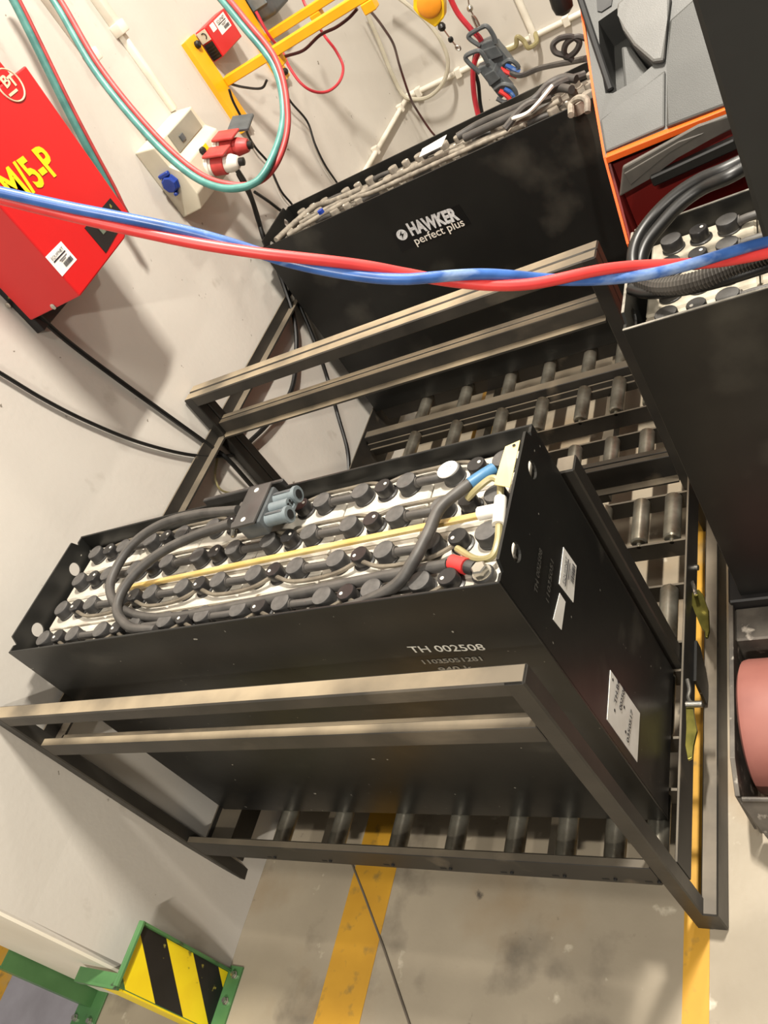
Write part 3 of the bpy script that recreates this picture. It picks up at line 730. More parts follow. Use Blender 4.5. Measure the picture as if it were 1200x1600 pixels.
A_, B_ = twisted(cen3, [10] * 7, .007, .0075, 10)
hz3 = thing('twin_hose', tuple(cen3[3]), 'straight run of teal hose hanging down to the large red charger', 'hose')
mesh('teal_hose', tube(A_, .0125, 10), M_TEAL, hz3, True, 'teal hose')
mesh('red_hose', tube(B_, .0050, 10), M_DRED, hz3, True, 'dull red hose')

# ------------------------------------------------------------------ wall-mounted gear
# large red charger
ch = thing('battery_charger', (0.16, 0.92, 1.44), 'large red wall charger with yellow lettering and round emblem', 'charger')
FX = 0.276
prof = [(0.735, 1.440), (0.985, 1.446), (1.058, 1.472), (1.100, 1.868), (0.735, 1.868)]
body = mesh('housing', prism([(0.075, y, z) for y, z in prof], (FX - .075, 0, 0), .004), M_RED, ch)
mesh('back_plate', box(WX, .075, .745, 1.07, 1.40, 1.86, .002), M_HAZB, ch)
mesh('back_plate', prism([(0.085, .985, 1.43), (0.085, 1.075, 1.455), (.085, 1.09, 1.60), (.085, 1.0, 1.60)], (.10, 0, 0), .003), M_HAZB, ch)
mesh('upper_housing', box(WX, FX - .045, .750, 1.09, 1.868, 2.15, .004), M_RED, ch)
pn = mesh('control_panel', prism([(0.276, 1.037, 1.536), (0.276, 1.039, 1.477), (0.276, 0.895, 1.459), (0.276, 0.895, 1.534)], (.0015, 0, 0)), M_HAZB, ch, label='black control panel')
mesh('panel_lamp', join(box(.2775, .279, .93, .945, 1.492, 1.512), box(.2775, .2785, .975, .995, 1.505, 1.509), box(.2775, .2785, .96, .97, 1.48, 1.495)), mat('panel_print', (130, 140, 120), (96, 104, 90)), pn)
lb2 = mesh('asset_label', prism([(0.276, 0.805, 1.553), (0.276, 0.805, 1.500), (0.276, 0.733, 1.500), (0.276, 0.734, 1.555)], (.0008, 0, 0)), M_PAPER, ch, label='white asset label')
label_marks(lb2, (0.277, 0.734, 1.555), (0.277, 0.805, 1.554), (0, 0, 0), (0.277, 0.732, 1.501), (1, 0, 0), ('EQUIP', 'NET'))
def wall_text(parent, name, s, p0, p1, h, m, bold=0.0, shear=0.0):
    return fit_text(parent, name, s, p0, p1, h, m, (0, 0, 1), (1, 0, 0), bold, shear)
wall_text(ch, 'model_lettering', 'M/5-P', (0.277, 0.779, 1.673), (0.277, 0.963, 1.658), .100, M_YELB, .028)
mesh('emblem_ring', tube([Vector((0.277, 1.012, 1.856)) + Vector((0, .037 * math.cos(a * math.pi / 16), .037 * math.sin(a * math.pi / 16))) for a in range(32)], .0022, 6, True), mat('emblem_print', (240, 200, 170), (232, 190, 160)), ch)
wall_text(ch, 'emblem_letters', 'B', (0.277, 0.994, 1.855), (0.277, 1.020, 1.858), .034, MATS['emblem_print'], .03)
wall_text(ch, 'emblem_letters', 'T', (0.277, 1.014, 1.848), (0.277, 1.041, 1.850), .034, MATS['emblem_print'], .03)
mesh('emblem_bar', bar((0.277, 0.987, 1.841), (0.277, 1.021, 1.841), .0008, .006), MATS['emblem_print'], ch)
for p in ((0.054, 0.735, 1.499), (0.177, 0.735, 1.447)):
    mesh('screw', lathe([(.008, 0), (.008, .002), (.005, .0035)], p, (0, -1, 0), 12), M_CHROME, ch, True)

# socket box on the wall
sb = thing('socket_box', (0.095, 1.655, 1.28), 'cream wall socket box with a blue socket and red three-phase outlets', 'socket box')
SX = 0.150
prof = [(WX, 1.285), (0.128, 1.285), (0.150, 1.33), (0.150, 1.41), (0.118, 1.435), (0.118, 1.505), (WX, 1.52)]
mesh('housing', prism([(x, 1.508, z) for x, z in prof], (0, .292, 0), .004), M_CREAM, sb)
mesh('lid_seam', box(.1495, .1512, 1.555, 1.560, 1.33, 1.41), M_CONN, sb)
mesh('window', box(.1175, .1215, 1.60, 1.780, 1.44, 1.50, .001), M_WIN, sb, label='smoked breaker window')
mesh('breaker', box(.1215, .126, 1.640, 1.665, 1.455, 1.475, .001), M_CONN, sb)
mesh('warning_label', box(.1505, .1512, 1.66, 1.70, 1.385, 1.408), M_YELB, sb)
mesh('switch_knob', lathe([(.011, 0), (.011, .012), (.008, .014)], (.1505, 1.655, 1.40), (1, 0, .2), 12), M_HAZB, sb, True)
bs = mesh('blue_socket', lathe([(.030, 0), (.030, .006), (.026, .008), (.026, .016), (.022, .019)], (.092, 1.508, 1.395), (0, -1, 0), 8), M_BLUE, sb)
mesh('socket_hinge', join(box(.072, .112, 1.494, 1.508, 1.420, 1.432, .002), box(.086, .098, 1.488, 1.504, 1.358, 1.368, .002)), M_BLUE, bs)
for (cy, cz, lab) in ((1.655, 1.352, 0), (1.750, 1.362, 1)):
    ax = Vector((1, 0.1, -.35)).normalized()
    o0 = Vector((.140, cy, cz))
    so = mesh('outlet', join(lathe([(.040, 0), (.040, .012), (.034, .014), (.034, .020)], o0, ax, 18)), M_WHITE, sb, True)
    mesh('outlet_collar', lathe([(.031, .020), (.033, .022), (.033, .060), (.030, .062)], o0, ax, 18), M_REDD, so, True)
    top = o0 + ax * .045 + Vector((.012, 0, .040))
    mesh('outlet_flap', obox(top, ax, (0, 1, 0), ax.cross(Vector((0, 1, 0))), .075, .068, .010, .004, 2), M_REDD, so, True)
    mesh('plug_body', lathe([(.027, .062), (.029, .064), (.029, .075), (.022, .105), (.019, .110)] if lab else [(.028, .062), (.028, .085), (.020, .105), (.014, .108)], o0, ax, 16), M_REDD if lab else M_WHITE, so, True)
    mesh('plug_gland', lathe([(.013, .108), (.013, .124), (.009, .126)], o0, ax, 12), M_BLACKR, so, True)
mesh('hanging_lid', obox((.20, 1.86, 1.375), (1, .2, -.4), (0, 1, .2), (.4, 0, 1), .075, .08, .012, .003), M_CONN, sb)

# conduits on the wall, each with a coupling
def conduit(y, ztop, zcol, zbot, label):
    c = thing('wall_conduit', (WX + .012, y, zbot), label, 'conduit')
    mesh('lower_pipe', box(WX, WX + .022, y - .011, y + .011, zbot, zcol, .004, 2), M_COND, c, True)
    mesh('upper_pipe', box(WX, WX + .030, y - .016, y + .016, zcol + .02, ztop, .005, 2), M_COND, c, True)
    mesh('coupling', box(WX, WX + .036, y - .022, y + .022, zcol - .008, zcol + .028, .004, 2), M_COND, c, True)
conduit(1.602, 3.0, 1.772, 1.521, 'white wall conduit nearer the large red charger, above the socket box')
conduit(1.796, 3.0, 1.782, 1.521, 'white wall conduit nearer the small red charger, above the socket box')
# pipe low on the wall and round the corner on to the back wall
pc = thing('wall_conduit', (WX + .02, 2.6, 0.76), 'white conduit running low along the left wall behind the far battery', 'conduit')
pb = thing('wall_conduit', (1.0, YB - .02, 0.70), 'white conduit along the back wall with a vertical riser', 'conduit')
mesh('pipe_run', tube([(WX + .014, 1.7, .80), (WX + .014, YB - .03, .775)], .012, 10), M_COND, pc, True)
mesh('pipe_run', tube([(WX + .03, YB - .014, .772), (0.74, YB - .014, .750), (3.2, YB - .014, .70)], .013, 10), M_COND, pb, True)
mesh('pipe_elbow', wire([(WX + .014, YB - .06, .776), (WX + .018, YB - .02, .774), (WX + .06, YB - .014, .772)], .017, 10), M_COND, pc, True)
mesh('pipe_riser', tube([(0.745, YB - .020, .735), (0.72, YB - .020, 1.9)], .016, 10), M_COND, pb, True)
for p in ((WX + .014, 2.9, .788), (WX + .014, 3.36, .780)):
    mesh('pipe_clip', box(WX, p[0] + .016, p[1] - .012, p[1] + .012, p[2] - .020, p[2] + .020, .003), M_COND, pc)
for p in ((0.12, .769), (.345, .762), (0.74, .750), (.90, .745)):
    mesh('pipe_clip', box(p[0] - .015, p[0] + .015, YB - .034, YB, p[1] - .022, p[1] + .022, .003), M_COND, pb)

# yellow brackets with cable arms
def bracket(y0, z0, z1, label, arm_len, armz):
    b = thing('cable_bracket', (WX, y0 + .04, z0), label, 'bracket', None)
    mesh('wall_channel', join(box(WX, WX + .006, y0, y0 + .078, z0, z1), box(WX + .006, WX + .020, y0, y0 + .005, z0, z1), box(WX + .006, WX + .020, y0 + .073, y0 + .078, z0, z1), box(WX + .015, WX + .020, y0 + .005, y0 + .073, z0, z1)), M_YEL, b)
    mesh('arm', box(WX + .020, WX + .046 + arm_len, y0 + .072, y0 + .108, armz - .016, armz + .016, .003), M_YEL, b)
    for xh in (.35, 1.0):
        xx = WX + .046 + arm_len * xh - .02
        mesh('arm_hook', box(xx - .022, xx + .022, y0 + .068, y0 + .112, armz - .050, armz - .016, .003), M_YEL, b)
    for zz in (z0 + .025, z1 - .03):
        mesh('wall_bolt', lathe([(.013, 0), (.013, .010), (.009, .014)], (WX + .020, y0 + .05, zz), (1, 0, 0), 10), M_HAZB, b, True)
    return b
bracket(2.060, 1.305, 1.640, 'yellow wall bracket beside the small red charger, its arm holding a cable', .60, 1.462)
bracket(2.490, 1.300, 1.95, 'yellow wall bracket farther along the wall, beside the grey charger', .62, 1.455)

# small red charger
sc = thing('small_charger', (0.075, 2.26, 1.53), 'small red charger box with white label between the yellow brackets', 'charger')
mesh('housing', box(WX + .004, .098, 2.165, 2.350, 1.530, 1.636, .003), M_RED, sc)
mesh('fan_grille', box(.054, .094, 2.1625, 2.165, 1.534, 1.590), M_HAZB, sc)
for k in range(5):
    mesh('grille_bar', box(.056, .092, 2.1605, 2.1625, 1.538 + .010 * k, 1.541 + .010 * k), M_HAZB, sc)
mesh('front_plate', box(.054, .094, 2.162, 2.165, 1.595, 1.632), M_CREAM, sc)
mesh('label_mark', tube([(.076 + .010 * math.cos(a), 2.1615, 1.614 + .010 * math.sin(a)) for a in [k * .35 - 1.2 for k in range(10)]], .002, 6), M_HAZB, sc)
lb3 = mesh('asset_label', box(.098, .0988, 2.235, 2.325, 1.580, 1.630), M_PAPER, sc, label='white asset label')
label_marks(lb3, (.0988, 2.235, 1.630), (.0988, 2.325, 1.630), (0, 0, 0), (.0988, 2.235, 1.580), (1, 0, 0), ('EQUIP', 'NET'))
mesh('paper_label', box(.098, .0987, 2.195, 2.228, 1.605, 1.630), M_PAPER, sc)
# grey charger / power pack with yellow grip
gp = thing('grey_charger', (0.12, 2.70, 1.52), 'dark grey charger with yellow handle above the yellow arms', 'charger')
mesh('housing', box(WX + .004, .145, 2.590, 2.80, 1.500, 1.70, .02, 3), M_CONN, gp, True)
mesh('side_panel', box(.06, .13, 2.584, 2.592, 1.55, 1.70, .003), M_CONNL, gp)
mesh('rating_label', box(.145, .146, 2.60, 2.645, 1.555, 1.595), M_TAG, gp)
mesh('grip', wire([(.150, 2.64, 1.62), (.158, 2.66, 1.59), (.158, 2.73, 1.585), (.154, 2.77, 1.62), (.150, 2.75, 1.67), (.150, 2.67, 1.68)], .010, 10, 6, True), M_YEL, gp, True)

# loose wiring
def cab(name, pts, r, m, label, n=8, sub=8):
    return tag(mesh(name, wire(pts, r, n, sub), m, None, True), label, 'cable')
cab('power_cable', [(0.075, 0.764, 1.438), (0.060, 0.789, 1.335), (0.056, 0.828, 1.172), (0.056, 0.875, 0.982), (0.058, 0.920, 0.799), (0.075, 0.922, 0.722), (0.060, 0.934, 0.502), (0.060, 0.945, 0.318)], .0075, M_BLACKR, 'thick black cable running down the wall from the large red charger')
cab('power_cable', [(0.056, 0.548, 1.476), (0.056, 0.569, 1.411), (0.056, 0.605, 1.288), (0.056, 0.655, 1.159), (0.056, 0.732, 1.004), (0.056, 0.841, 0.842), (0.058, 0.956, 0.722), (0.058, 0.994, 0.704)], .0055, M_BLACKR, 'thinner black cable sagging across the wall at the left edge')
cab('plug_cable', [(0.220, 1.661, 1.308), (0.170, 1.726, 1.226), (0.120, 1.757, 1.128), (0.100, 1.730, 1.041), (0.085, 1.730, 0.971), (0.075, 1.694, 0.857), (0.070, 1.634, 0.755), (0.065, 1.536, 0.682), (0.065, 1.381, 0.628), (0.065, 1.185, 0.652), (0.060, 1.019, 0.694)], .0085, M_BLACKR, 'black cable from the red three-phase plug, the left one, dropping behind the battery')
cab('plug_cable', [(0.180, 1.710, 1.275), (0.140, 1.748, 1.177), (0.110, 1.743, 1.088), (0.090, 1.741, 1.003), (0.075, 1.733, 0.859), (0.070, 1.691, 0.711), (0.066, 1.619, 0.548), (0.064, 1.507, 0.381), (0.063, 1.434, 0.277), (0.062, 1.351, 0.218)], .0075, M_BLACKR, 'black cable from the socket box reaching the floor behind the racks')
cab('thin_cable', [(0.120, 2.042, 1.451), (0.100, 2.052, 1.408), (0.080, 2.066, 1.323), (0.070, 2.061, 1.293), (0.065, 2.063, 1.237), (0.062, 2.085, 1.165), (0.060, 2.069, 1.120), (0.060, 2.052, 1.061), (0.060, 2.063, 1.003), (0.060, 2.060, 0.971)], .0045, M_BLACKR, 'thin black cable hanging from the nearer yellow bracket')
cab('thin_cable', [(0.120, 2.374, 1.385), (0.100, 2.397, 1.325), (0.080, 2.434, 1.238), (0.070, 2.481, 1.137), (0.065, 2.448, 1.055), (0.062, 2.433, 0.967), (0.060, 2.443, 0.880), (0.060, 2.445, 0.785)], .0045, M_BLACKR, 'thin black cable hanging from the farther yellow bracket')
cab('thin_cable', [(0.100, 1.846, 1.162), (0.080, 1.915, 1.091), (0.070, 1.964, 1.024), (0.060, 2.040, 0.925)], .006, M_BLACKR, 'short black cable running behind the far battery')
cab('charger_lead', [(0.066, 2.140, 1.457), (0.113, 2.140, 1.419), (0.173, 2.140, 1.386), (0.211, 2.140, 1.399)], .0045, M_BLACKR, 'black lead under the nearer yellow arm')
cab('charger_lead', [(0.150, 2.289, 1.563), (0.160, 2.327, 1.548), (0.160, 2.354, 1.509), (0.140, 2.384, 1.473), (0.130, 2.360, 1.459)], .0055, M_BLACKR, 'short black lead beside the small red charger')
cab('charger_lead', [(0.261, 2.180, 1.436), (0.310, 2.180, 1.424), (0.374, 2.180, 1.413), (0.453, 2.180, 1.426), (0.518, 2.180, 1.421), (0.574, 2.180, 1.425), (0.615, 2.180, 1.435)], .0055, M_WIREBR, 'dark lead looping under the nearer yellow arm')
cab('red_lead', [(0.200, 2.348, 1.572), (0.200, 2.339, 1.488), (0.200, 2.360, 1.419), (0.220, 2.311, 1.369), (0.240, 2.286, 1.308), (0.260, 2.301, 1.259), (0.280, 2.359, 1.223), (0.300, 2.441, 1.215), (0.300, 2.532, 1.235), (0.290, 2.567, 1.290), (0.280, 2.569, 1.345), (0.260, 2.603, 1.379), (0.240, 2.634, 1.465), (0.220, 2.690, 1.504)], .0055, M_WIRER, 'red lead hanging in a loop below the yellow arms')
cab('red_lead', [(0.500, 2.521, 1.381), (0.450, 2.672, 1.309), (0.400, 2.818, 1.226), (0.350, 2.951, 1.130), (0.250, 3.140, 0.998), (0.200, 3.203, 0.852), (0.150, 3.317, 0.756), (0.120, 3.427, 0.587), (0.120, 3.506, 0.481)], .0055, M_WIREBR, 'dark red lead dropping from the arm tip in front of the wall corner')
cab('clear_hose', [(0.249, 3.400, 1.267), (0.316, 3.400, 1.146), (0.363, 3.400, 1.033), (0.378, 3.400, 0.934), (0.360, 3.400, 0.848), (0.296, 3.400, 0.782), (0.202, 3.420, 0.751), (0.121, 3.440, 0.763), (0.068, 3.450, 0.807), (0.062, 3.460, 0.917), (0.083, 3.460, 1.086), (0.095, 3.460, 1.235)], .010, M_CLEAR, 'clear grey hose looping in front of the wall corner')
cab('olive_hose', [(0.579, 3.520, 0.799), (0.606, 3.460, 0.785), (0.638, 3.400, 0.782), (0.682, 3.400, 0.779), (0.703, 3.400, 0.811), (0.723, 3.400, 0.783), (0.731, 3.400, 0.746), (0.757, 3.460, 0.736), (0.755, 3.505, 0.762)], .011, M_OLIVE, 'short olive hose coiled under the back wall conduit')
cab('thin_cable', [(0.055, 0.912, 0.759), (0.055, 0.851, 0.734), (0.055, 0.832, 0.694), (0.055, 0.862, 0.646), (0.055, 0.912, 0.607)], .0035, M_OLIVE, 'thin yellow-green wire on the wall behind the connector')

# hanging connectors on balancers
YC = 2.62
bal = thing('spring_balancer', (0.656, 2.620, 1.242), 'yellow spring balancer reel with a steel wire and black stop ball', 'balancer')
mesh('casing', prism([(0.665, 2.620, 1.350), (0.616, 2.620, 1.269), (0.626, 2.620, 1.233), (0.662, 2.620, 1.176), (0.709, 2.620, 1.192), (0.729, 2.620, 1.229), (0.750, 2.620, 1.307)], (0, .05, 0), .006), M_BALY, bal)
mesh('drum_cover', lathe([(.046, 0), (.046, .012), (.038, .018), (.012, .020)], (0.682, 2.620, 1.258), (0, -1, 0), 18), M_BALO, bal, True)
mesh('stop_ball', lathe([(.004, -.016), (.012, -.011), (.016, 0), (.012, .011), (.004, .016)], (0.686, 2.620, 1.169), (0, 0, 1), 12), M_BLACKR, bal, True)
mesh('steel_wire', tube([(0.686, 2.620, 1.169), (0.697, 2.620, 1.112), (0.707, 2.620, 1.074)], .003, 6), M_CHROME, bal, True)
mesh('stop_ball', lathe([(.003, -.011), (.009, -.007), (.011, 0), (.009, .007), (.003, .011)], (0.696, 2.620, 1.115), (0, 0, 1), 10), M_BLACKR, bal, True)
mesh('snap_hook', wire([(0.703, 2.620, 1.087), (0.715, 2.620, 1.078), (0.712, 2.620, 1.067), (0.700, 2.620, 1.076)], .0035, 6, 5, True), M_CHROME, bal, True)
wr = tag(mesh('balancer_wire', join(tube([(0.812, 2.700, 1.248), (0.783, 2.700, 1.163), (0.785, 2.700, 1.126)], .003, 6), lathe([(.003, -.013), (.010, -.008), (.013, 0), (.010, .008), (.003, .013)], (0.784, 2.700, 1.160), (0, 0, 1), 10), wire([(0.781, 2.700, 1.133), (0.789, 2.700, 1.117), (0.788, 2.700, 1.082), (0.779, 2.700, 1.092)], .005, 6, 5, True)), M_CHROME, None, True), 'thin steel wire with a small hook above the connectors', 'wire')

def hang_connector(name, label, pts_body, pts_head, handle, handle2, y, wires, rope=None):
    c = thing(name, pts_body[0], label, 'connector')
    mesh('housing', prism(pts_body, (0, .055, 0), .004), M_CONN, c)
    mesh('contact_block', prism([(p[0], p[1] - .012, p[2]) for p in pts_head], (0, .075, 0), .003), M_CONN, c)
    mesh('handle', wire(handle, .009, 8, 5), M_CONN, c, True)
    mesh('cable_guard', wire(handle2, .009, 8, 5), M_CONN, c, True)
    for w, m in wires: mesh('lead', wire(w, .010, 8, 5), m, c, True)
    return c
hang_connector('charging_connector', 'grey charging connector, the upper of the two hanging over the far battery',
    [(0.749, 2.700, 1.031), (0.810, 2.700, 1.027), (0.830, 2.700, 0.966), (0.844, 2.700, 0.913), (0.800, 2.700, 0.903), (0.773, 2.700, 0.968)], [(0.759, 2.700, 1.011), (0.818, 2.700, 1.003), (0.826, 2.700, 0.958), (0.769, 2.700, 0.965)],
    [(0.760, 2.700, 1.026), (0.737, 2.700, 1.063), (0.740, 2.700, 1.079), (0.794, 2.700, 1.082), (0.816, 2.700, 1.073), (0.823, 2.700, 1.030), (0.820, 2.700, 1.007)],
    [(0.810, 2.700, 0.929), (0.843, 2.700, 0.929), (0.861, 2.700, 0.892), (0.831, 2.700, 0.885), (0.789, 2.700, 0.884), (0.769, 2.700, 0.902)], 2.70,
    [([(0.795, 2.700, 0.916), (0.816, 2.700, 0.890), (0.842, 2.700, 0.862)], M_HRED), ([(0.820, 2.700, 0.922), (0.837, 2.700, 0.898), (0.859, 2.700, 0.874)], M_HBLUE), ([(0.825, 2.700, 0.885), (0.871, 2.660, 0.870), (0.980, 2.500, 0.913), (1.089, 2.300, 0.961), (1.177, 2.150, 0.993), (1.259, 2.000, 1.027)], M_CABLE)])
hang_connector('charging_connector', 'grey charging connector, the lower one, touching the rim of the far battery',
    [(0.738, 2.620, 0.978), (0.784, 2.620, 0.976), (0.806, 2.620, 0.919), (0.829, 2.620, 0.851), (0.772, 2.620, 0.835), (0.758, 2.620, 0.900)], [(0.757, 2.620, 0.948), (0.798, 2.620, 0.949), (0.807, 2.620, 0.909), (0.758, 2.620, 0.900)],
    [(0.743, 2.620, 0.960), (0.720, 2.620, 1.012), (0.721, 2.620, 1.037), (0.765, 2.620, 1.036), (0.781, 2.620, 1.023), (0.786, 2.620, 0.980)],
    [(0.766, 2.620, 0.881), (0.803, 2.620, 0.884), (0.833, 2.620, 0.860), (0.832, 2.620, 0.823), (0.786, 2.620, 0.818), (0.760, 2.620, 0.846)], 2.62,
    [([(0.782, 2.620, 0.868), (0.798, 2.620, 0.844), (0.810, 2.620, 0.812)], M_HRED), ([(0.804, 2.620, 0.868), (0.820, 2.620, 0.844), (0.832, 2.620, 0.812)], M_HBLUE)])
cab('red_lead', [(0.720, 2.740, 1.234), (0.722, 2.740, 1.159), (0.741, 2.740, 1.088), (0.758, 2.740, 1.026), (0.705, 2.740, 0.976), (0.676, 2.740, 0.937), (0.642, 2.740, 0.857), (0.626, 2.720, 0.775)], .011, M_WIRER, 'thick red lead hanging behind the two grey connectors')
cab('black_lead', [(0.709, 2.760, 0.993), (0.683, 2.760, 0.952), (0.672, 2.760, 0.889), (0.645, 2.760, 0.818), (0.635, 2.740, 0.761)], .008, M_BLACKR, 'black lead hanging beside the thick red lead')
cab('coiled_cable', [(1.223, 2.000, 1.039), (1.210, 2.000, 1.059), (1.185, 2.000, 1.083), (1.187, 2.000, 1.106), (1.212, 2.000, 1.113), (1.244, 2.000, 1.102), (1.259, 2.000, 1.079), (1.241, 2.000, 1.060), (1.211, 2.000, 1.054), (1.208, 2.000, 1.072), (1.224, 2.000, 1.092), (1.256, 2.000, 1.096), (1.279, 2.000, 1.080)], .009, M_CABLE, 'grey cable coiled above the end of the far battery')
tag(mesh('hand_grip', lathe([(.012, 0), (.026, .01), (.030, .03), (.028, .06), (.031, .063), (.027, .066), (.030, .085), (.024, .11), (.02, .2)], (1.275, 1.900, 1.193), (0, 0.05, 1), 16), M_BLACKR, None, True), 'black rubber grip hanging at the top edge beside the truck', 'grip')

# ------------------------------------------------------------------ corner guard at the end of the wall
cg = thing('corner_guard', (0.08, -0.41, 0), 'green wall corner guard with yellow and black hazard stripes', 'guard')
GX = 0.100
y0g, y1g, zg = -0.482, -0.336, 0.362
mesh('guard_plate', box(GX - .006, GX, y0g, y1g, 0.0, zg, .001), M_GREEN, cg)
mesh('edge_flange', join(box(GX, GX + .012, y0g, y1g, zg - .006, zg), box(GX, GX + .010, y1g - .006, y1g, 0.0, zg - .006)), M_GREEN, cg)
mesh('foot_angle', join(box(GX, GX + .045, y0g - .25, y1g + .01, 0.0, .006), box(GX - .006, GX, y0g - .25, y0g, 0, .04)), M_GREEN, cg)
for yb in (y1g - .012, y1g - .075):
    mesh('anchor_bolt', lathe([(.010, 0), (.010, .004), (.007, .005), (.007, .012)], (GX + .026, yb, .006), (0, 0, 1), 6), M_CHROME, cg)
# stripes: slanting bands, thin sheets on the plate
def stripe(zt_, w, m):
    # band falls towards the near edge
    dn = .15
    q = [(y1g - .008, zt_), (y1g - .008, zt_ - w), (y0g + .002, zt_ - w - dn), (y0g + .002, zt_ - dn)]
    lo, hi = 0.008, zg - .008
    def clip(poly, f, keep):
        out = []
        for i in range(len(poly)):
            a, b = poly[i], poly[(i + 1) % len(poly)]
            ka, kb = keep(a[1]), keep(b[1])
            if ka: out.append(a)
            if ka != kb:
                t = (f - a[1]) / (b[1] - a[1]); out.append((a[0] + (b[0] - a[0]) * t, f))
        return out
    q = clip(q, hi, lambda z: z <= hi)
    if q: q = clip(q, lo, lambda z: z >= lo)
    if len(q) < 3: return
    mesh('hazard_stripe', prism([(GX, y, z) for y, z in q], (.0008, 0, 0)), m, cg)
zz_ = zg + .112
for k in range(6):
    stripe(zz_, .106, M_HAZB if k % 2 else M_HAZY)
    zz_ -= .106
mesh('wrap_plate', box(GX - .075, GX, y0g - .005, y0g, 0, .335, .001), M_HAZY, cg)
mesh('top_return', prism([(GX, y0g - .006, .342), (-.06, y0g - .006, .330), (-.06, y0g - .006, .350), (GX, y0g - .006, .350)], (0, .006, 0)), M_GREEN, cg)
mesh('return_shelf', box(-.06, GX - .007, y0g, y0g + .028, .346, .350), M_GREEN, cg)
cg2 = thing('corner_guard', (-0.39, -0.48, 0), 'plain green angle post with bolted foot on the far side of the wall end', 'guard')
mesh('angle_post', join(box(-.412, -.372, -.492, -.486, 0.0075, .345), box(-.378, -.372, -.486, -.445, 0.0075, .345)), M_GREEN, cg2)
mesh('foot_plate', box(-.43, -.33, -.545, -.445, 0.0013, .0075, .001), M_GREEN, cg2)
for xb in (-.415, -.350):
    mesh('anchor_bolt', lathe([(.010, 0), (.010, .004), (.007, .005), (.007, .012)], (xb, -.525, .0075), (0, 0, 1), 6), M_CHROME, cg2)

# ------------------------------------------------------------------ forklift truck at the right
tk = thing('reach_truck', (1.95, 0.95, 0), 'orange and grey forklift truck at the right edge carrying a battery', 'truck')
# side panel: orange sheet with a raked front edge
XS0, XS1 = 1.452, 1.457
edge = [(0.886, .30), (0.890, 1.00), (0.975, 1.155), (1.07, 1.235), (1.19, 1.318), (1.42, 1.47), (1.75, 1.66), (2.2, 1.80)]
mesh('side_panel', prism([(XS0, y, z) for y, z in edge] + [(XS0, 2.2, .30)], (XS1 - XS0, 0, 0)), M_ORANGE, tk, label='orange sheet side panel')
mesh('inner_liner', prism([(XS1, y + .006, z - .008) for y, z in edge[:3]] + [(XS1, 1.0, 1.15), (XS1, 1.0, .30)], (.004, 0, 0)), M_MAROON, tk)
# grey console following the raked line
def plane_z(y): return 1.155 + .79 * (y - .975)
def off(p, d):
    n = Vector((0, -.79, 1)).normalized(); return Vector(p) + n * d
outer = [(1.455, 0.975, 1.155), (1.696, 0.972, 1.153), (1.680, 1.090, 1.246), (1.674, 1.157, 1.299), (1.668, 1.203, 1.335), (1.469, 1.293, 1.406), (1.464, 1.249, 1.371), (1.460, 1.181, 1.318), (1.456, 1.104, 1.257), (1.452, 1.027, 1.196)]
pocket = [(1.487, 1.200, 1.333), (1.530, 1.206, 1.338), (1.529, 1.187, 1.322), (1.533, 1.160, 1.301), (1.548, 1.127, 1.275), (1.576, 1.088, 1.244), (1.539, 1.076, 1.235), (1.492, 1.072, 1.232), (1.477, 1.078, 1.236), (1.477, 1.129, 1.277)]
bm = bmesh.new(); edges = []
for pts in (outer, pocket):
    vv = [bm.verts.new(p) for p in pts]
    for i in range(len(vv)): edges.append(bm.edges.new((vv[i], vv[(i + 1) % len(vv)])))
bmesh.ops.triangle_fill(bm, use_beauty=True, edges=edges)
r_ = bmesh.ops.extrude_face_region(bm, geom=list(bm.faces))
nv = Vector((0, -.79, 1)).normalized()
bmesh.ops.translate(bm, verts=[v for v in r_['geom'] if isinstance(v, bmesh.types.BMVert)], vec=-nv * .10)
bmesh.ops.recalc_face_normals(bm, faces=bm.faces)
g = bm_out(bm)
con_ = mesh('console', g, M_TGREY, tk)
mesh('pocket_floor', prism([off(p, -.10) for p in [(1.478, 1.220, 1.348), (1.574, 1.201, 1.333), (1.593, 1.078, 1.236), (1.467, 1.066, 1.227)]], nv * -.01), M_TDARK, con_)
mesh('pocket_step', prism([off(p, -.03) for p in [(1.515, 1.159, 1.300), (1.535, 1.151, 1.294), (1.564, 1.090, 1.246), (1.529, 1.078, 1.236), (1.507, 1.081, 1.238)]], nv * -.06, .006), M_TGREY, con_)
mesh('seat_pad', prism([(1.530, 1.206, 1.338), (1.557, 1.214, 1.344), (1.633, 1.180, 1.317), (1.619, 1.141, 1.287), (1.599, 1.081, 1.238), (1.578, 1.086, 1.243), (1.548, 1.127, 1.275), (1.533, 1.160, 1.301), (1.529, 1.187, 1.322)], nv * .014, .006), M_TPALE, con_)
mesh('lower_lip', prism([(1.459, 0.980, 1.159), (1.459, 1.035, 1.203), (1.496, 1.044, 1.210), (1.597, 1.069, 1.229), (1.578, 0.982, 1.160)], nv * .006, .004), M_TGREY, con_)
mesh('side_cover', prism([(1.621, 1.141, 1.286), (1.674, 1.157, 1.299), (1.696, 0.974, 1.154), (1.581, 0.978, 1.157), (1.601, 1.069, 1.229)], nv * .010, .005), M_TDARK, con_)
mesh('small_recess', prism([(1.492, 1.242, 1.366), (1.524, 1.228, 1.355), (1.518, 1.214, 1.344), (1.497, 1.212, 1.342), (1.489, 1.217, 1.346)], nv * .003), M_HAZB, con_)
mesh('lever', bar((1.457, 1.269, 1.408), (1.489, 1.077, 1.236), .013, .013, bev=.003), M_HOLE, con_)
mesh('orange_sill', prism([(1.458, 0.960, 1.147), (1.460, 0.960, 1.160), (1.694, 0.960, 1.157), (1.695, 0.960, 1.146)], (0, .02, 0), .001), M_ORANGE, tk)
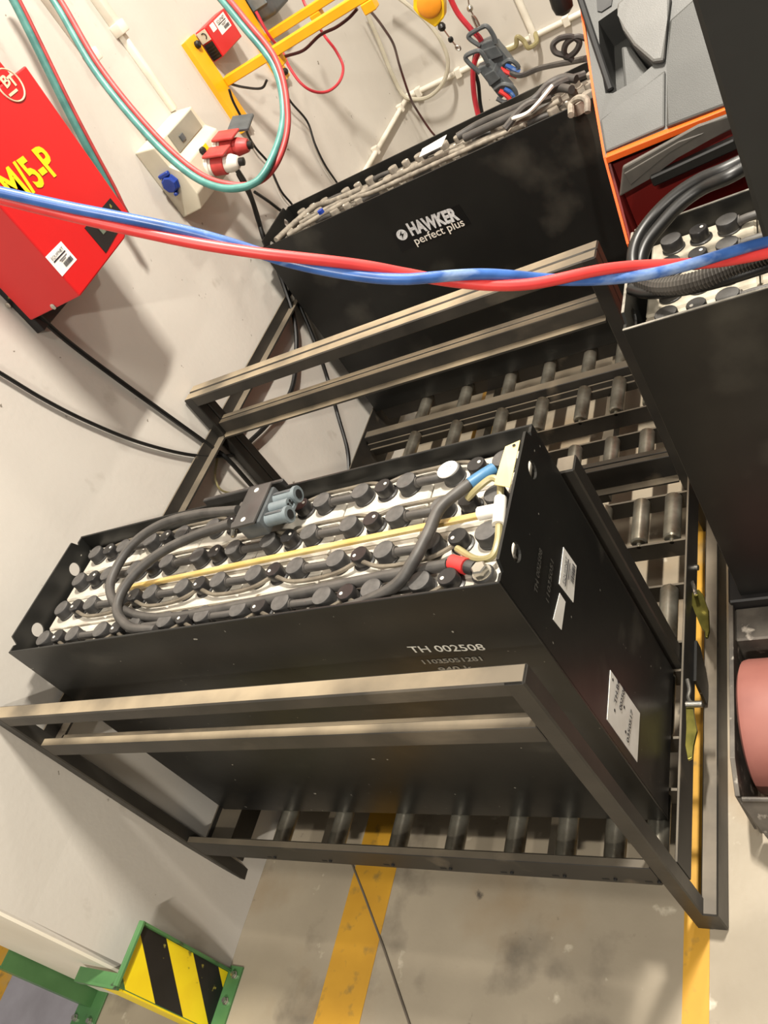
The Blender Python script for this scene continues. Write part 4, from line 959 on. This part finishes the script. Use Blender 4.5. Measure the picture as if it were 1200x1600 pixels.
mesh('rubber_flap', prism([(1.491, 0.925, 1.143), (1.641, 0.925, 1.161), (1.696, 0.925, 1.160), (1.699, 0.925, 1.132), (1.634, 0.925, 1.126), (1.589, 0.925, 1.119), (1.528, 0.925, 1.099), (1.464, 0.925, 1.086)], (0, .012, 0), .004), M_FLAP, tk)
mesh('flap_fold', prism([(1.490, 0.922, 1.131), (1.602, 0.922, 1.150), (1.648, 0.922, 1.147), (1.580, 0.922, 1.138), (1.494, 0.922, 1.103)], (0, .004, 0), .0015), M_FLAP, tk)
mesh('flap_bar', bar((1.533, 0.925, 1.095), (1.695, 0.925, 1.106), .02, .022, bev=.003), M_BLACKR, tk)
mesh('bulkhead', box(1.462, 2.70, .985, 1.0, .25, 1.13), M_MAROON, tk)
mesh('battery_bed', join(box(1.455, 2.75, .52, .89, .19, .249, .004), box(1.455, 2.75, .88, .90, .19, 1.0, .002)), M_HAZB, tk)
mesh('rear_body', box(1.47, 2.70, 1.0, 2.2, .20, 1.10, .02), M_TDARK, tk)
# mast plate
mesh('mast_plate', box(1.748, 2.30, 0.40, 0.46, .42, 2.4, .006), M_SLAB, tk, label='dark upright mast plate')
# support leg with load wheel
leg = mesh('support_leg', prism([(1.452, .075, .045), (1.452, .075, .20), (1.452, .14, .235), (1.452, .90, .235), (1.452, .90, .045)], (.010, 0, 0), .001), M_WORN, tk)
mesh('wheel_box', box(1.462, 1.640, .432, .520, .06, .222, .004), M_WORN, leg)
mesh('wheel_box', box(1.462, 1.640, .066, .076, .045, .20, .003), M_WORN, leg)
mesh('support_plate', prism([(1.640, .075, .045), (1.640, .075, .20), (1.640, .14, .235), (1.640, .90, .235), (1.640, .90, .045)], (.012, 0, 0), .001), M_WORN, leg)
mesh('leg_cover', box(1.462, 1.640, .52, .90, .06, .188, .003), M_WORN, leg)
mesh('leg_nose', prism([(1.455, .072, .198), (1.66, .072, .198), (1.66, -.02, .05), (1.53, -.02, .05)], (0, 0, -.012)), M_WORN, leg)
wh = mesh('load_wheel', lathe([(.06, 0), (.128, 0), (.140, .006), (.1425, .016), (.1425, .130), (.140, .140), (.128, .146), (.06, .146)], (1.474, .262, .1425), (1, 0, 0), 40), M_WHEEL, tk, True, 'pinkish polyurethane load wheel')
mesh('wheel_hub', lathe([(.058, 0), (.058, .15), (.02, .155), (.02, .18)], (1.468, .262, .1425), (1, 0, 0), 20), M_WORN, wh, True)
mesh('rear_fender', join(prism([(1.47, .56, .19), (1.47, .56, .15), (1.52, .53, .12), (1.66, .53, .12), (1.66, .56, .19)], (0, .30, 0), .01)), M_HAZB, tk)
tw = mesh('drive_wheel', lathe([(.05, 0), (.16, 0), (.17, .01), (.17, .09), (.16, .10), (.05, .10)], (1.95, 1.9, .17), (1, 0, 0), 32), M_BLACKR, tk, True)
